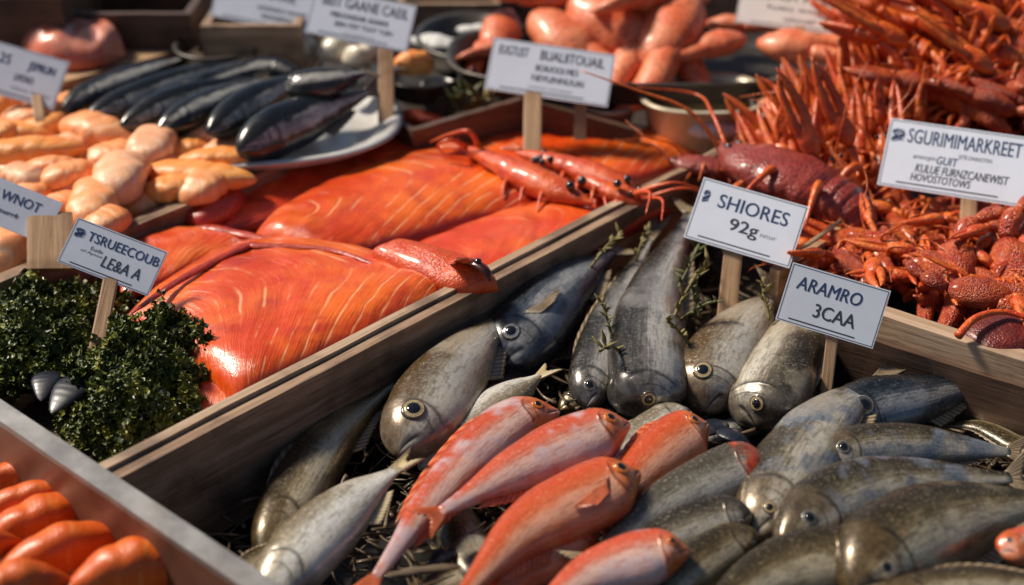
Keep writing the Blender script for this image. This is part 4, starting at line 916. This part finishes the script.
# dark shells in the gaps
def shell(px, py, z, ln, wd, ang, label, mat='mussel', group='dark shells between the fish', name='mussel', cat='shell'):
    c = at(px, py, z); a = R(ang); e = V(math.cos(a), math.sin(a), .1).normalized(); s = UP.cross(e).normalized(); n = e.cross(s); m = mpp(c)
    mb = MB(); rows = []
    for i in range(61):
        t = i/60; hw = wd*m/2*curve([(0, .03), (.08, .30), (.3, .68), (.6, 1.0), (.82, .86), (.95, .45), (1, .05)], t)*(1 + .006*math.sin(t*48)); row = []
        for j in range(16):
            q = 2*math.pi*j/16; row.append(c + e*((t-.5)*ln*m) + s*(math.cos(q)*hw) + n*(math.sin(q)*hw*.26*(1 + .02*math.sin(t*48)) + .004*math.sin(t*3.1)))
        rows.append(row)
    mb.grid(rows, True); return tag(mb.build(name, M[mat], loc=c), label, cat, group)
for a in [(708, 432, .05, 50, 26, 30, 'ridged black mussel below the rosy tan fish'), (735, 440, .055, 44, 22, 140, 'black mussel beside the red crested head'), (640, 412, .035, 40, 20, 70, 'black mussel below the longest silver fish'),
          (770, 452, .04, 46, 22, 20, 'black mussel left of the long blue silver fish'), (612, 408, .035, 36, 18, 120, 'small mussel under the slim silver fish'), (905, 425, .04, 40, 20, 10, 'dark shell behind the slender olive fish'),
          (440, 560, .045, 40, 20, 40, 'dark shell beneath the rose and white fish')]: shell(*a)
strip('tan dried stalk lying below the rose fish at the bottom', [(385, 576), (420, 570), (462, 566)], 5, .07, 'fin_brown', .6, 'dried_stalk', 'stalk', None)

# ---------------------------------------------------------------- curly greens
def greens(label, cx, cy, rx, ry, z, h, n, seed):
    rr = random.Random(seed); c = at(cx, cy, z); m = mpp(c); root = thing('parsley_bunch', label, 'parsley', c, 'bunches of curly greens')
    b = MB()
    for k in range(n):
        for _ in range(30):
            u, v = rr.uniform(-1, 1), rr.uniform(-1, 1)
            if u*u + v*v < 1: break
        hh = h*(1 - (u*u + v*v))**.55*(1 + .35*noise.noise(V(u*3, v*3, seed))) 
        p = c + V(u*rx*m, v*ry*m/.55, hh*rr.uniform(.72, 1.03) + noise.noise(V(u*5, v*5, seed+5))*.026 + noise.noise(V(u*13, v*13, seed+8))*.010)
        N = (V(u*.9, v*.9, .8) + V(rr.uniform(-.7, .7), rr.uniform(-.7, .7), rr.uniform(-.4, .5))).normalized(); T = N.cross(V(rr.random()-.5, rr.random()-.5, .1)).normalized(); B = N.cross(T)
        r = rr.uniform(.0024, .0052); sh = rr.random()
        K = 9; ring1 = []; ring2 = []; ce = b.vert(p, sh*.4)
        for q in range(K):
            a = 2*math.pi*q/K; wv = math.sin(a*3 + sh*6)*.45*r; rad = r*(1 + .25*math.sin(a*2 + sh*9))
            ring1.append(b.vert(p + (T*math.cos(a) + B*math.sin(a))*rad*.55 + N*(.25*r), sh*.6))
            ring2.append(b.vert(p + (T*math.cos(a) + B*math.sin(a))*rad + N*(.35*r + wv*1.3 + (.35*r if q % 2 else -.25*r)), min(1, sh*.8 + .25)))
        for q in range(K):
            q2 = (q+1) % K; b.face((ce, ring1[q], ring1[q2])); b.face((ring1[q], ring2[q], ring2[q2], ring1[q2]))
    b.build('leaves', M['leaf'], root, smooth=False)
    for k in range(10):
        b = MB(); a = rr.uniform(0, 6.28); q = rr.uniform(.1, .7); p = c + V(math.cos(a)*rx*m*q, math.sin(a)*ry*m*q, -.03); b.tube([p, p + V(rr.uniform(-.01, .01), 0, h*.8)], (.0016, .001), 5); b.build('stem', M['stem'], root)
    return root
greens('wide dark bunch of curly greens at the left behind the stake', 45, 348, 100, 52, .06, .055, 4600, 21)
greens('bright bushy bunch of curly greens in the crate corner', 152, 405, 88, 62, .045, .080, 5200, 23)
shell(70, 394, .090, 66, 40, 72, 'blue black mussel shell nestled between the two bunches of greens', 'mussel', None)
shell(46, 386, .086, 50, 30, 95, 'smaller blue black mussel half sunk in the dark greens', 'mussel', None)

# ---------------------------------------------------------------- orange rolls
GR = 'orange rolls in the galvanised tray'
for i, (cx, cy, l, wd, an, z, lab) in enumerate([(140, 576, 178, 52, 14, .075, 'plump orange roll lowest and furthest right'), (66, 556, 176, 46, 18, .072, 'orange roll second from the bottom, long and wide'), (20, 594, 130, 48, 16, .085, 'orange roll cut by the lower left corner'), (-14, 552, 90, 34, 20, .085, 'orange roll lying on the others at the left edge'), (90, 600, 110, 34, 14, .068, 'orange roll at the bottom edge beneath the lowest plump one'),
        (44, 526, 164, 44, 18, .066, 'orange roll third from the bottom with two tips'), (34, 502, 146, 30, 14, .074, 'narrow orange roll resting on the third one'), (16, 480, 126, 27, 10, .064, 'orange roll in the middle of the row'), (-5, 459, 104, 24, 6, .060, 'small orange roll near the upper end of the row'), (-12, 440, 76, 19, 2, .060, 'thin orange roll near the rim top'), (-12, 430, 62, 17, -4, .062, 'topmost orange roll touching the steel rim')]):
    chunk('orange_roll', lab, 'fish roll', M['roll'], cx, cy, l, wd, an, z, wd*.0011*.5, GR, bend=-.06, fat=.9, taper=.82, nz=.12, rib=.05, nrib=random.choice((3, 4, 5)), NU=50)

# ---------------------------------------------------------------- peach fillets
GP = 'peach fillets piled at the left'
pl = [(36, 118, 76, 36, 15, 'peach', .13, 'plump peach piece under the far small sign'), (2, 104, 40, 34, 40, 'peach_deep', .13, 'orange piece at the left edge below the far sign'), (94, 133, 70, 38, -14, 'peach', .135, 'rounded peach piece at the top of the pile'),
      (30, 153, 110, 32, 4, 'peach_deep', .14, 'long orange ribbed piece across the upper left'), (4, 134, 40, 26, 20, 'peach_deep', .13, 'small deep orange piece at the left edge'), (152, 150, 52, 42, 58, 'peach_pale', .135, 'broad pale piece standing on edge'),
      (202, 138, 92, 34, 4, 'peach_pale', .125, 'pale flat piece beside the mackerel'), (186, 152, 52, 28, 8, 'peach_deep', .125, 'deep orange piece wedged beside the pale flat one'), (220, 160, 84, 25, 3, 'peach_deep', .135, 'orange ribbed strip nearest the mackerel platter'),
      (196, 178, 116, 34, -4, 'peach_deep', .125, 'long yellow orange ribbed piece along the rail'), (120, 180, 66, 48, 70, 'peach_pale', .135, 'large upright pale piece in the middle of the pile'), (70, 178, 70, 32, 14, 'peach', .135, 'peach piece left of the large upright one'),
      (96, 206, 66, 46, 68, 'peach', .125, 'rounded peach piece behind the small corner sign'), (152, 200, 72, 30, 28, 'peach', .110, 'peach piece low at the rail'), (24, 180, 44, 32, -20, 'peach_pale', .135, 'pale piece above the left sign'), (52, 168, 60, 22, 4, 'peach', .14, 'slim peach strip across the pile'),
      (8, 254, 56, 46, 80, 'peach', .11, 'peach piece beside the wooden block at the left edge'), (-4, 236, 40, 36, 40, 'peach_deep', .10, 'deep orange piece below the left edge sign'), (134, 214, 66, 24, 20, 'peach_deep', .095, 'orange piece sunk at the rail below the others'), (60, 212, 60, 34, 30, 'peach', .115, 'peach piece behind the left edge sign'),
      (150, 178, 60, 34, 40, 'peach_deep', .105, 'shaded orange piece deep in the pile'), (90, 158, 80, 40, 0, 'peach_deep', .105, 'orange piece buried under the ribbed one'), (45, 196, 70, 40, 10, 'peach', .10, 'shaded peach piece under the pile'), (120, 148, 60, 36, 30, 'peach', .11, 'peach piece buried behind the upright pale piece'),
      (228, 172, 60, 26, -6, 'peach', .10, 'peach end piece beside the rail'), (10, 122, 60, 40, 0, 'peach', .10, 'shaded peach piece at the far left')]
pl = [(cx, cy, l*1.04, wd*1.12, an, mt, z, lab) for cx, cy, l, wd, an, mt, z, lab in pl]
rp = random.Random(17)
for k in range(26):                                          # deeper layers of the pile
    x = rp.uniform(-30, 225); y = rp.uniform(112, 250)
    if y > 262 - .42*x or y < 108 + .12*x: continue
    pl.append((x, y, rp.uniform(55, 90), rp.uniform(32, 46), rp.uniform(-30, 60), rp.choice(('peach', 'peach_deep', 'peach_pale')), .095, 'peach coloured piece buried in the pile at the left'))
for k, (x, y) in enumerate([(60, 112), (18, 136), (70, 150), (112, 158), (150, 168), (175, 192), (225, 150), (30, 200), (84, 190), (170, 140), (140, 132), (205, 190), (108, 226), (46, 128)]):
    pl.append((x, y, rp.uniform(58, 82), rp.uniform(30, 42), rp.uniform(-25, 40), ('peach', 'peach_deep', 'peach_pale', 'peach')[k % 4], .122, 'rounded peach coloured piece among the others in the pile at the left'))
for cx, cy, l, wd, an, mt, z, lab in pl:
    chunk('fish_fillet_piece', lab, 'fish fillet', M[mt], cx, cy, l, wd, an, z, wd*.0013*.5, GP, bend=.06, fat=.66, taper=.10, nz=.15, rib=.05, nrib=random.choice((5, 6, 7)), NU=56, NV=24)

# ---------------------------------------------------------------- mackerel platter
def dish(name, label, cat, cx, cy, rx, ry, z, depth, mat, group=None, ang=0.0, rim=.006, sq=2.0, flare=1.15, n=56, inner=None):
    """a pan or platter: its rim is the ellipse centre (cx, cy), radii in pixels, on the level z"""
    c = at(cx, cy, z); m = mpp(c); k = m; view = math.sin(math.atan2(CAM_H - z, c.y)); a = R(ang)
    ex, ey = V(math.cos(a), math.sin(a), 0), V(-math.sin(a), math.cos(a), 0); X, Y = rx*m, ry*m/view
    root = thing(name, label, cat, c - UP*depth, group); b = MB()
    def ring(s, dz):
        r = []
        for j in range(n):
            q = 2*math.pi*j/n; cq, sq_ = math.cos(q), math.sin(q)
            r.append(c + ex*(math.copysign(abs(cq)**(2/sq), cq)*X*s) + ey*(math.copysign(abs(sq_)**(2/sq), sq_)*Y*s) + UP*dz)
        return r
    t = rim/max(X, Y); i_ = 1/flare
    rows = [ring(i_*.02, -depth - .003), ring(i_ - .02, -depth - .003), ring(i_, -depth), ring(1 - t*.4, -.004), ring(1 + t*.5, -.002), ring(1 + t*.6, .001), ring(1 - t*.2, .002), ring(1 - t, -.003), ring(i_ - t, -depth + .003), ring(i_ - t - .04, -depth + .0015), ring(.02, -depth + .0015)]
    b.grid(rows, True); b.build('bowl', M[mat], root)
    return root
dish('platter', 'long oval silver platter carrying the dark mackerel', 'platter', 262, 118, 132, 42, .135, .012, 'enamel', ang=12, rim=.016, sq=2.6, flare=1.06)
GM = 'dark mackerel on the silver platter'
for pts, wd, zz, lab, sd_, ev in [([(62, 112), (100, 92), (150, 72), (190, 56)], 30, .150, 'dark mackerel furthest left with its tail up', 1, 0), ([(84, 122), (130, 102), (190, 78), (244, 60)], 30, .158, 'dark mackerel second from the left', 1, 0), ([(120, 128), (165, 108), (210, 92), (258, 78)], 32, .160, 'dark mackerel third from the left', 1, 0),
        ([(158, 132), (190, 114), (226, 96), (262, 80)], 30, .166, 'dark mackerel in the middle with a pale belly patch', 1, 0), ([(208, 134), (240, 112), (275, 92), (316, 72)], 34, .170, 'dark mackerel right of the middle', 1, 0), ([(238, 152), (275, 132), (318, 112), (368, 92)], 44, .165, 'broad dark mackerel nearest the salmon', 1, 0),
        ([(286, 90), (306, 86), (336, 80), (366, 72)], 32, .196, 'dark mackerel lying on top with a pale eye', 1, 1), ([(346, 92), (360, 84), (378, 76), (398, 68)], 24, .165, 'small silver fish at the right end of the platter', 1, 1), ([(300, 76), (270, 70), (240, 74), (200, 84)], 26, .165, 'dark mackerel across the back of the platter', -1, 0)]:
    F('mackerel', lab, 'mackerel' if 'small' not in lab else 'silver_fish', pts, wd*1.22, (zz-.012, zz), SLIM, sd_, random.Random(len(lab)*7).uniform(15, 45), .85, 'fin_dark', 'eye_silver', .3, (.10, .1), tail=.14, tail_spread=.7, dorsal=.05, group=GM, pect=False, eyes=bool(ev))
shell(392, 58, .15, 1, 1, 0, 'x') if False else None

# ---------------------------------------------------------------- shellfish heaps at the right
rr = random.Random(77)
K_long = [Kind(make_crayfish('crayfish', 'x', s, None, curl=c_, spread=.8, claw_s=1.15, long_=2.2)) for s, c_ in ((1, .3), (2, .7), (5, .2))]
K_leg = [Kind(make_crayfish('crayfish', 'x', s, None, curl=c_, spread=.5, claw_s=.75, long_=2.8)) for s, c_ in ((41, .3), (42, .6))]
K_curl = [Kind(make_crayfish('crayfish', 'x', s, None, curl=c_, spread=1.1, claw_s=1.0, long_=1.2)) for s, c_ in ((11, 1.1), (12, .9), (13, 1.3))]
K_claw = [Kind(make_claw('crab_claw', 'x', s, None, 'claw', .12, l_)) for s, l_ in ((1, .9), (2, 1.1), (3, .8))]
K_pink = [Kind(make_claw('crab_claw', 'x', s, None, 'pink_claw', .10, l_, False)) for s, l_ in ((7, .7), (8, .9), (9, .6))]
K_lob = [Kind(make_crayfish('lobster', 'x', s, None, curl=.9, claws=False, spread=.9, claw_s=.9, long_=1.8, shell='dark_shell', cat='lobster', fat=1.9, ablen=.25, flat=.55)) for s in (31, 32)]
def heap(kinds, n, pl, z0, z1, yaw, pit, sc_, label, group, dz=.0, rollr=1.0):
    xs = [p[0] for p in pl]; ys = [p[1] for p in pl]; k = 0; tries = 0; pts = []
    while k < n and tries < 6000:
        tries += 1; x, y = rr.uniform(min(xs), max(xs)), rr.uniform(min(ys), max(ys))
        if not inside(x, y, pl): continue
        if any((x-a)**2 + (y-b_)**2*2.2 < (22 if n < 30 else 15)**2 for a, b_ in pts) and tries < 3000: continue
        pts.append((x, y)); k += 1
        p = at(x, y, rr.uniform(z0, z1))
        rr.choice(kinds).put(placed(p, R(rr.uniform(*yaw)), R(rr.uniform(*pit)), R(rr.uniform(-50, 50)*rollr), rr.uniform(*sc_)), label, group)
# top right tray heap
dish('tray', 'wide brown wooden tray under the far heap of crayfish', 'tray', 1030, 88, 175, 46, .165, .03, 'wood_stake', rim=.014, sq=2.4, flare=1.05)
heap(K_long + K_curl + K_claw, 34, [(925, 60), (960, 40), (1060, 50), (1090, 100), (1020, 108), (940, 104)], .18, .215, (95, 165), (-5, 30), (.15, .21), 'orange crayfish with long claws in the far heap at the top right', 'crayfish in the far right heap')
heap(K_long, 10, [(930, 40), (980, 24), (1090, 20), (1090, 60), (960, 62)], .22, .25, (130, 165), (5, 30), (.18, .23), 'large crayfish with outstretched claws on top of the far heap', 'crayfish topping the far right heap')
heap(K_claw, 8, [(920, 88), (960, 80), (1050, 96), (1050, 112), (960, 106)], .195, .21, (100, 220), (-10, 20), (.10, .14), 'rounded claw at the front edge of the far heap', 'claws at the front of the far right heap')
# middle spiky heap
heap(K_long + K_leg, 16, [(815, 200), (845, 150), (905, 150), (905, 225), (800, 225)], .07, .12, (92, 128), (15, 60), (.13, .18), 'red crayfish with claws pointing up in the heap left of the largest sign', 'crayfish in the middle spiky heap')
heap(K_leg + K_curl, 18, [(800, 195), (835, 150), (900, 140), (900, 180), (800, 215)], .08, .13, (80, 135), (20, 70), (.10, .14), 'slim red crayfish among the raised claws left of the largest sign', 'slim crayfish in the middle spiky heap')
heap(K_curl, 8, [(752, 196), (785, 185), (795, 225), (760, 218)], .08, .10, (50, 110), (-5, 15), (.08, .11), 'small orange crayfish at the left edge of the middle heap', 'crayfish at the edge of the middle heap')
heap(K_long, 6, [(900, 130), (920, 118), (960, 124), (930, 150)], .14, .16, (70, 110), (5, 25), (.12, .15), 'red crayfish lying between the middle heap and the far tray', 'crayfish between the two heaps')
for i, (x, y, z, yw, s, lab) in enumerate([(826, 198, .135, 140, .29, 'smooth dark red lobster in front of the spiky heap'), (752, 180, .10, 165, .16, 'smaller dark red lobster at the left of the spiky heap'), (722, 172, .12, 170, .13, 'small dark lobster next to the plank box')]):
    K_lob[i % 2].put(placed(at(x, y, z), R(yw), R(6), R(10), s), lab, 'dark lobsters on the crayfish heap')
# front right crate
FR = [(812, 255), (850, 222), (1040, 212), (1060, 322), (1000, 306), (890, 270), (832, 258)]
FRD = [(825, 235), (850, 215), (1040, 200), (1060, 300), (1000, 285), (890, 255)]
heap(K_claw, 30, FRD, .05, .075, (0, 360), (-20, 25), (.08, .11), 'knobbly orange claw low in the right crate', 'claws deep in the right crate')
heap(K_claw, 22, FR, .08, .105, (200, 330), (-30, 15), (.10, .13), 'knobbly orange crab claw in the right crate', 'knobbly claws in the right crate')
heap(K_curl + K_leg + K_long, 36, FR, .09, .13, (0, 360), (-20, 10), (.09, .13), 'curled orange crayfish on top in the right crate', 'curled crayfish on top in the right crate')
for x, y, z, yw, pt, s, lab in [(956, 250, .13, 245, -20, .15, 'big knobbly claw hanging down below the largest sign'), (1008, 250, .135, 262, -30, .16, 'big knobbly claw at the right edge'), (915, 262, .12, 320, -5, .13, 'knobbly claw just behind the pale front board'), (958, 290, .125, 345, -5, .12, 'knobbly claw beside the dark red shell')]:
    rr.choice(K_claw).put(placed(at(x, y, z), R(yw), R(pt), R(20), s), lab, 'big claws on top in the right crate')
# dark red carapace at the right edge
c = at(1014, 340, .112); b = MB(); b.ellipsoid(c, (V(1, .1, 0).normalized(), V(-.1, 1, .2).normalized(), V(0, -.2, 1).normalized()), (.056, .036, .022), 28, 18, 0, .16, 40)
CRAB = tag(b.build('crab_shell', M['dark_shell_big'], loc=c), 'glossy dark red crab shell with an orange leg at the right edge', 'crab shell')
lb_ = MB(); lb_.tube([at(958, 336, .130), at(976, 318, .140), at(1004, 312, .142), at(1040, 322, .138)], lambda t: .0045*(1 - .5*t), 10, samples=30); lb_.build('leg', M['prawn'], CRAB)
strip('thin dry stick leaning over the corner of the right crate', [(796, 252), (820, 236), (846, 216)], 2.5, .13, 'fin_pale', .8, 'dry_stick', 'stick', None)

# ---------------------------------------------------------------- far table : pans, buckets, pink claws
dish('tray', 'dark metal tray under the pink claws at the top', 'tray', 640, 52, 190, 30, .17, .03, 'steel_dark', rim=.008, sq=3, flare=1.05)
for x, y, z, yw, pt, s, lab in [(506, 20, .19, 250, -25, .19, 'pink claw at the left end of the row'), (545, 20, .20, 300, -20, .25, 'large pink claw behind the middle sign'), (585, 6, .22, 318, -25, .28, 'big pink claw pointing right over the middle sign'), (684, 8, .22, 235, -25, .29, 'largest pink claw bending down above the bucket'), (736, 40, .19, 195, -5, .15, 'pink claw left of the far warm sign'), (770, 44, .19, 340, 0, .18, 'pink claw below the far warm sign'),
        (846, 48, .19, 290, -20, .15, 'rosy claw between the far warm sign and the crayfish'), (640, 6, .20, 20, 0, .16, 'orange claw at the back between the pink ones'), (715, 24, .19, 350, 0, .13, 'orange claw end beside the largest pink claw'), (500, 46, .175, 200, -10, .09, 'small pink claw tip at the left end'), (560, -4, .23, 160, 5, .18, 'pink claw at the back of the row near the top edge'), (670, -8, .24, 210, -5, .18, 'pink claw at the back above the largest one')]:
    rr.choice(K_pink).put(placed(at(x, y, z), R(yw), R(pt), R(rr.uniform(-20, 40)), s), lab, 'pink claws on the far tray')
dish('bucket', 'wide dull gold metal pan right of the middle sign', 'pan', 702, 92, 62, 20, .15, .07, 'brass_pan', rim=.008, sq=2.6, flare=1.25)
PAN2 = dish('bucket', 'dull gold pan with a wire handle partly behind the crayfish', 'pan', 800, 98, 44, 20, .14, .06, 'brass_pan', rim=.007, sq=2.4, flare=1.25)
hb = MB(); hb.tube([at(758, 84, .15), at(752, 100, .15), at(760, 114, .145), at(788, 122, .14)], (.0022, .0022), 8, samples=24); hb.build('handle', M['steel_bright'], PAN2)
dish('pan', 'round metal pan with a golden rim right of the middle sign', 'pan', 606, 92, 34, 20, .13, .05, 'brass_pan', rim=.010, flare=1.4)
dish('pan', 'shallow metal pan of white ice and orange flesh behind the tall stake', 'pan', 425, 64, 50, 22, .15, .03, 'steel_dark', rim=.009, flare=1.2)
def lump(name, label, cat, mat, cx, cy, l, wd, an, z, h, group=None): return chunk(name, label, cat, M[mat], cx, cy, l, wd, an, z, h, group, nz=.3, taper=.2, fat=.8)
lump('ice_heap', 'white crushed ice heap in the shallow pan', 'ice', 'ice', 438, 44, 60, 30, -10, .150, .012)
lump('fish_fillet_piece', 'orange piece lying in the shallow pan of ice', 'fish fillet', 'peach_deep', 414, 66, 44, 22, 5, .155, .022)
dish('pan', 'dark round pan with a pale rim behind the shallow pan', 'pan', 470, 34, 52, 22, .16, .03, 'steel_dark', rim=.010, flare=1.15)
lump('ice_heap', 'small white heap in the dark round pan', 'ice', 'ice', 478, 30, 44, 20, 0, .158, .008)
dish('cup', 'small dark steel cup behind the tall stake', 'cup', 438, 84, 16, 6, .14, .06, 'steel', rim=.004, flare=1.15)
lump('salmon_slice', 'flat orange slice in the box beyond the mackerel platter', 'fish fillet', 'salmon_smooth', 420, 122, 62, 20, -6, .10, .018)
for x, y, lab in [(300, 50, 'cream coloured lump left of the tall stake'), (336, 52, 'cream coloured lump behind the mackerel'), (362, 58, 'cream coloured lump beside the tall stake')]: lump('shellfish_meat', lab, 'shellfish', 'cream', x, y, 40, 26, 10, .15, .022, 'cream lumps behind the mackerel')
lump('plastic_bag', 'crumpled whitish plastic bag beyond the salmon', 'bag', 'ice', 712, 130, 70, 24, -4, .12, .014)
lump('plastic_bag', 'pale crumpled wrap in the far gold pan', 'bag', 'ice', 790, 112, 40, 16, 4, .11, .02)
sprig((452, 116), (478, 92), .10, .16, 91, 'yellow green leafy sprig beyond the mackerel platter', 'herb_green', 16, 3.0)
sprig((468, 116), (490, 100), .10, .15, 92, 'second leafy sprig in the box beyond the mackerel', 'herb', 14, 3.0)
# left back
lb = thing('cutting_board', 'brown board under the far pink fillet at the left', 'board', at(110, 64, .14))
q = [at(55, 84, .145), at(180, 50, .145), at(150, 30, .145), at(30, 44, .145)]
sheet('board_slab', q, .145, M['wood_stake'], lb, thick=.012)
slab('pink_fillet', 'pink fillet block on the board at the far left', 'fish fillet', M['pink_meat'], [(18, 52), (40, 34), (90, 30), (122, 46)], [(28, 66), (60, 70), (100, 66), (126, 54)], .15, .045, nz=.15)
dish('tray', 'dark tray below the far board at the left', 'tray', 110, 82, 100, 30, .125, .02, 'steel_dark', rim=.008, sq=3, ang=14, flare=1.05)
dish('pan', 'black pan behind the mackerel at the left', 'pan', 218, 44, 42, 14, .16, .05, 'steel_dark', rim=.006, flare=1.2)
def box(label, x0, x1, y, z, h, mat='wood_dark', dep=.18):
    a, b_ = at(x0, y, z), at(x1, y, z); o = thing('wooden_crate', label, 'crate', a.lerp(b_, .5) - UP*h, 'dark crates at the back of the stall')
    S = UP.cross((b_-a).normalized())
    board_mesh('front_board', a, b_, .012, h, M[mat], o, 1); board_mesh('side_board', a + S*.0125, a + S*dep, .012, h - .002, M[mat], o, -1)
    board_mesh('side_board', b_ + S*.0125, b_ + S*dep, .012, h - .002, M[mat], o, 1); board_mesh('back_board', a + S*(dep+.001), b_ + S*(dep+.001), .012, h, M[mat], o, 1)
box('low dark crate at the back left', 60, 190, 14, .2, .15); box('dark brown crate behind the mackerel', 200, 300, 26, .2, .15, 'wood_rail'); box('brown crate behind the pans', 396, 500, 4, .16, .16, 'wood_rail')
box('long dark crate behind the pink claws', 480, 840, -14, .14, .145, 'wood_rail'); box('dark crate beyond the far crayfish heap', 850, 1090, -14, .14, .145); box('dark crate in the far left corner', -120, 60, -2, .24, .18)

# ---------------------------------------------------------------- signs
sign('white card with a blue heading over LEA4, on a stake in the greens', (78, 217), (168, 252), (59, 262), (98, 345), .10,
     [('TSRUEECOUB', .18, .62, .78, .20, 'ink_blue', .005), ('LE&A A', .42, .22, .42, .24, 'ink_grey', .004, .1), ('Eude', .26, .46, .13, .08, 'ink_grey', 0), ('of Apsox', .17, .36, .24, .07, 'ink_grey', 0, .2)], post=[(96, 352, 7.5, (112, 272))], logo=(.04, .64, .09, .17))
sign('small white card reading SHIORES over 929, on a stake behind the rosy fish', (704, 177), (809, 207), (684, 237), (727, 318), .07,
     [('SHIORES', .20, .60, .66, .22, 'ink_blue', .006), ('92g', .36, .25, .27, .25, 'ink_grey', .008), ('nnur', .66, .34, .15, .05, 'ink_light', 0)], post=[(726, 320, 9.5, (735, 236))], logo=(.05, .64, .055, .18), dy=-.03)
sign('small white card reading ARAMRO over 3CAA nearest the camera', (793, 262), (891, 291), (775, 319), (826, 400), .05,
     [('ARAMRO', .10, .60, .66, .22, 'ink_blue', .005, .1), ('3CAA', .34, .22, .42, .23, 'ink_grey', .006)], post=[(825, 402, 6, (834, 322))], face=26, dy=-.015)
sign('largest white card with a blue heading, standing over the right crate', (891, 118), (1040, 139), (874, 184), (967, 262), .09,
     [('SGURIMIMARKREET', .14, .68, .76, .21, 'ink_blue', .005), ('SITE.ONNOTIN', .50, .545, .22, .06, 'ink_grey', 0), ('anooyn', .20, .44, .15, .07, 'ink_grey', 0, .2), ('GUIT', .36, .42, .14, .12, 'ink_blue', .004, .1), ('KULUE FURNZCANEWIST', .23, .27, .62, .12, 'ink_grey', .006, .15), ('HOVOSTOTOWS', .21, .14, .40, .11, 'ink_grey', .006, .15)], post=[(966, 262, 8, (970, 186))], logo=(.03, .69, .085, .17))
sign('middle white card standing on two stakes behind the salmon', (494, 37), (616, 55), (480, 88), (548, 150), .12,
     [('EUGTUST', .06, .70, .24, .18, 'ink_grey', .004), ('BUALIITOUAIL', .40, .70, .52, .19, 'ink_grey', .005), ('BOIUOOI ME3', .38, .48, .34, .12, 'ink_grey', .008), ('NEVU/NNUUAI', .36, .29, .42, .12, 'ink_grey', .008), ('conoi omeon', .34, .14, .36, .06, 'ink_light', 0)], post=[(532, 152, 9, (533, 84)), (580, 140, 6, (581, 90))])
sign('far card with dark heading on a tall stake behind the mackerel', (316, -14), (417, 6), (304, 32), (386, 122), .13,
     [('BEIT GAANE CAEIL', .10, .66, .84, .22, 'ink_grey', .004), ('MEIUONDNR ANAINI', .20, .44, .56, .11, 'ink_grey', .006), ('IEIIN ITIIT TUUT TUIN', .26, .26, .56, .10, 'ink_grey', .004), ('onoinnni', .36, .12, .3, .05, 'ink_light', 0)], post=[(386, 122, 8, (386, 40))])
sign('far card cut by the top edge left of the tall stake', (220, -26), (318, -6), (211, 16), (263, 62), .15,
     [('ONIT AUOUL', .2, .66, .6, .2, 'ink_grey', .008), ('UOINIAN NUNIT', .44, .38, .5, .1, 'ink_grey', .004), ('HUUUIOUI', .5, .18, .3, .12, 'ink_grey', .004)], post=[(263, 60, 6, (263, 20))])
sign('warm toned card above the pink claws at the top', (742, -16), (862, -2), (733, 22), (800, 72), .16,
     [('ONUT ACOULI', .2, .70, .7, .2, 'ink_grey', .006), ('Iueu ooiai', .25, .45, .5, .12, 'ink_grey', .003), ('uiuual', .4, .18, .25, .12, 'ink_grey', .003)], paper='paper_warm', post=[(800, 74, 5, (800, 20))])
sign('white card cut by the left edge on a wooden block beside the peach pieces', (-28, 166), (63, 203), (-46, 208), (52, 262), .12,
     [('OI WNOT', .22, .58, .60, .22, 'ink_blue', .004), ('T 1s purrk', .26, .26, .40, .14, 'ink_grey', .004, .2)], post=[(50, 270, 22, (50, 212))], border=False)
sign('far white card at the left edge above the peach pieces', (-6, 40), (70, 62), (-18, 90), (40, 118), .14,
     [('25', .14, .62, .14, .2, 'ink_blue', .006), ('JSPRUN', .52, .58, .34, .22, 'ink_blue', .008), ('LMTAO', .40, .36, .24, .14, 'ink_grey', .004), ('oiou noou', .4, .18, .5, .08, 'ink_light', 0)], post=[(40, 122, 5, (36, 92))])
sign('small blurred card in the far left corner', (6, 9), (48, 18), (0, 32), (22, 66), .13, [('ouioiu', .25, .5, .5, .2, 'ink_light', 0), ('noiuo', .3, .25, .4, .12, 'ink_light', 0)], post=[(22, 60, 3, (22, 30))], border=False)
sign('pinkish blurred card at the very back left', (22, -14), (70, -6), (18, 14), (42, 40), .16, [('ouin', .3, .5, .4, .15, 'ink_light', 0)], paper='paper_warm', post=[(42, 38, 3, (42, 8))], border=False)
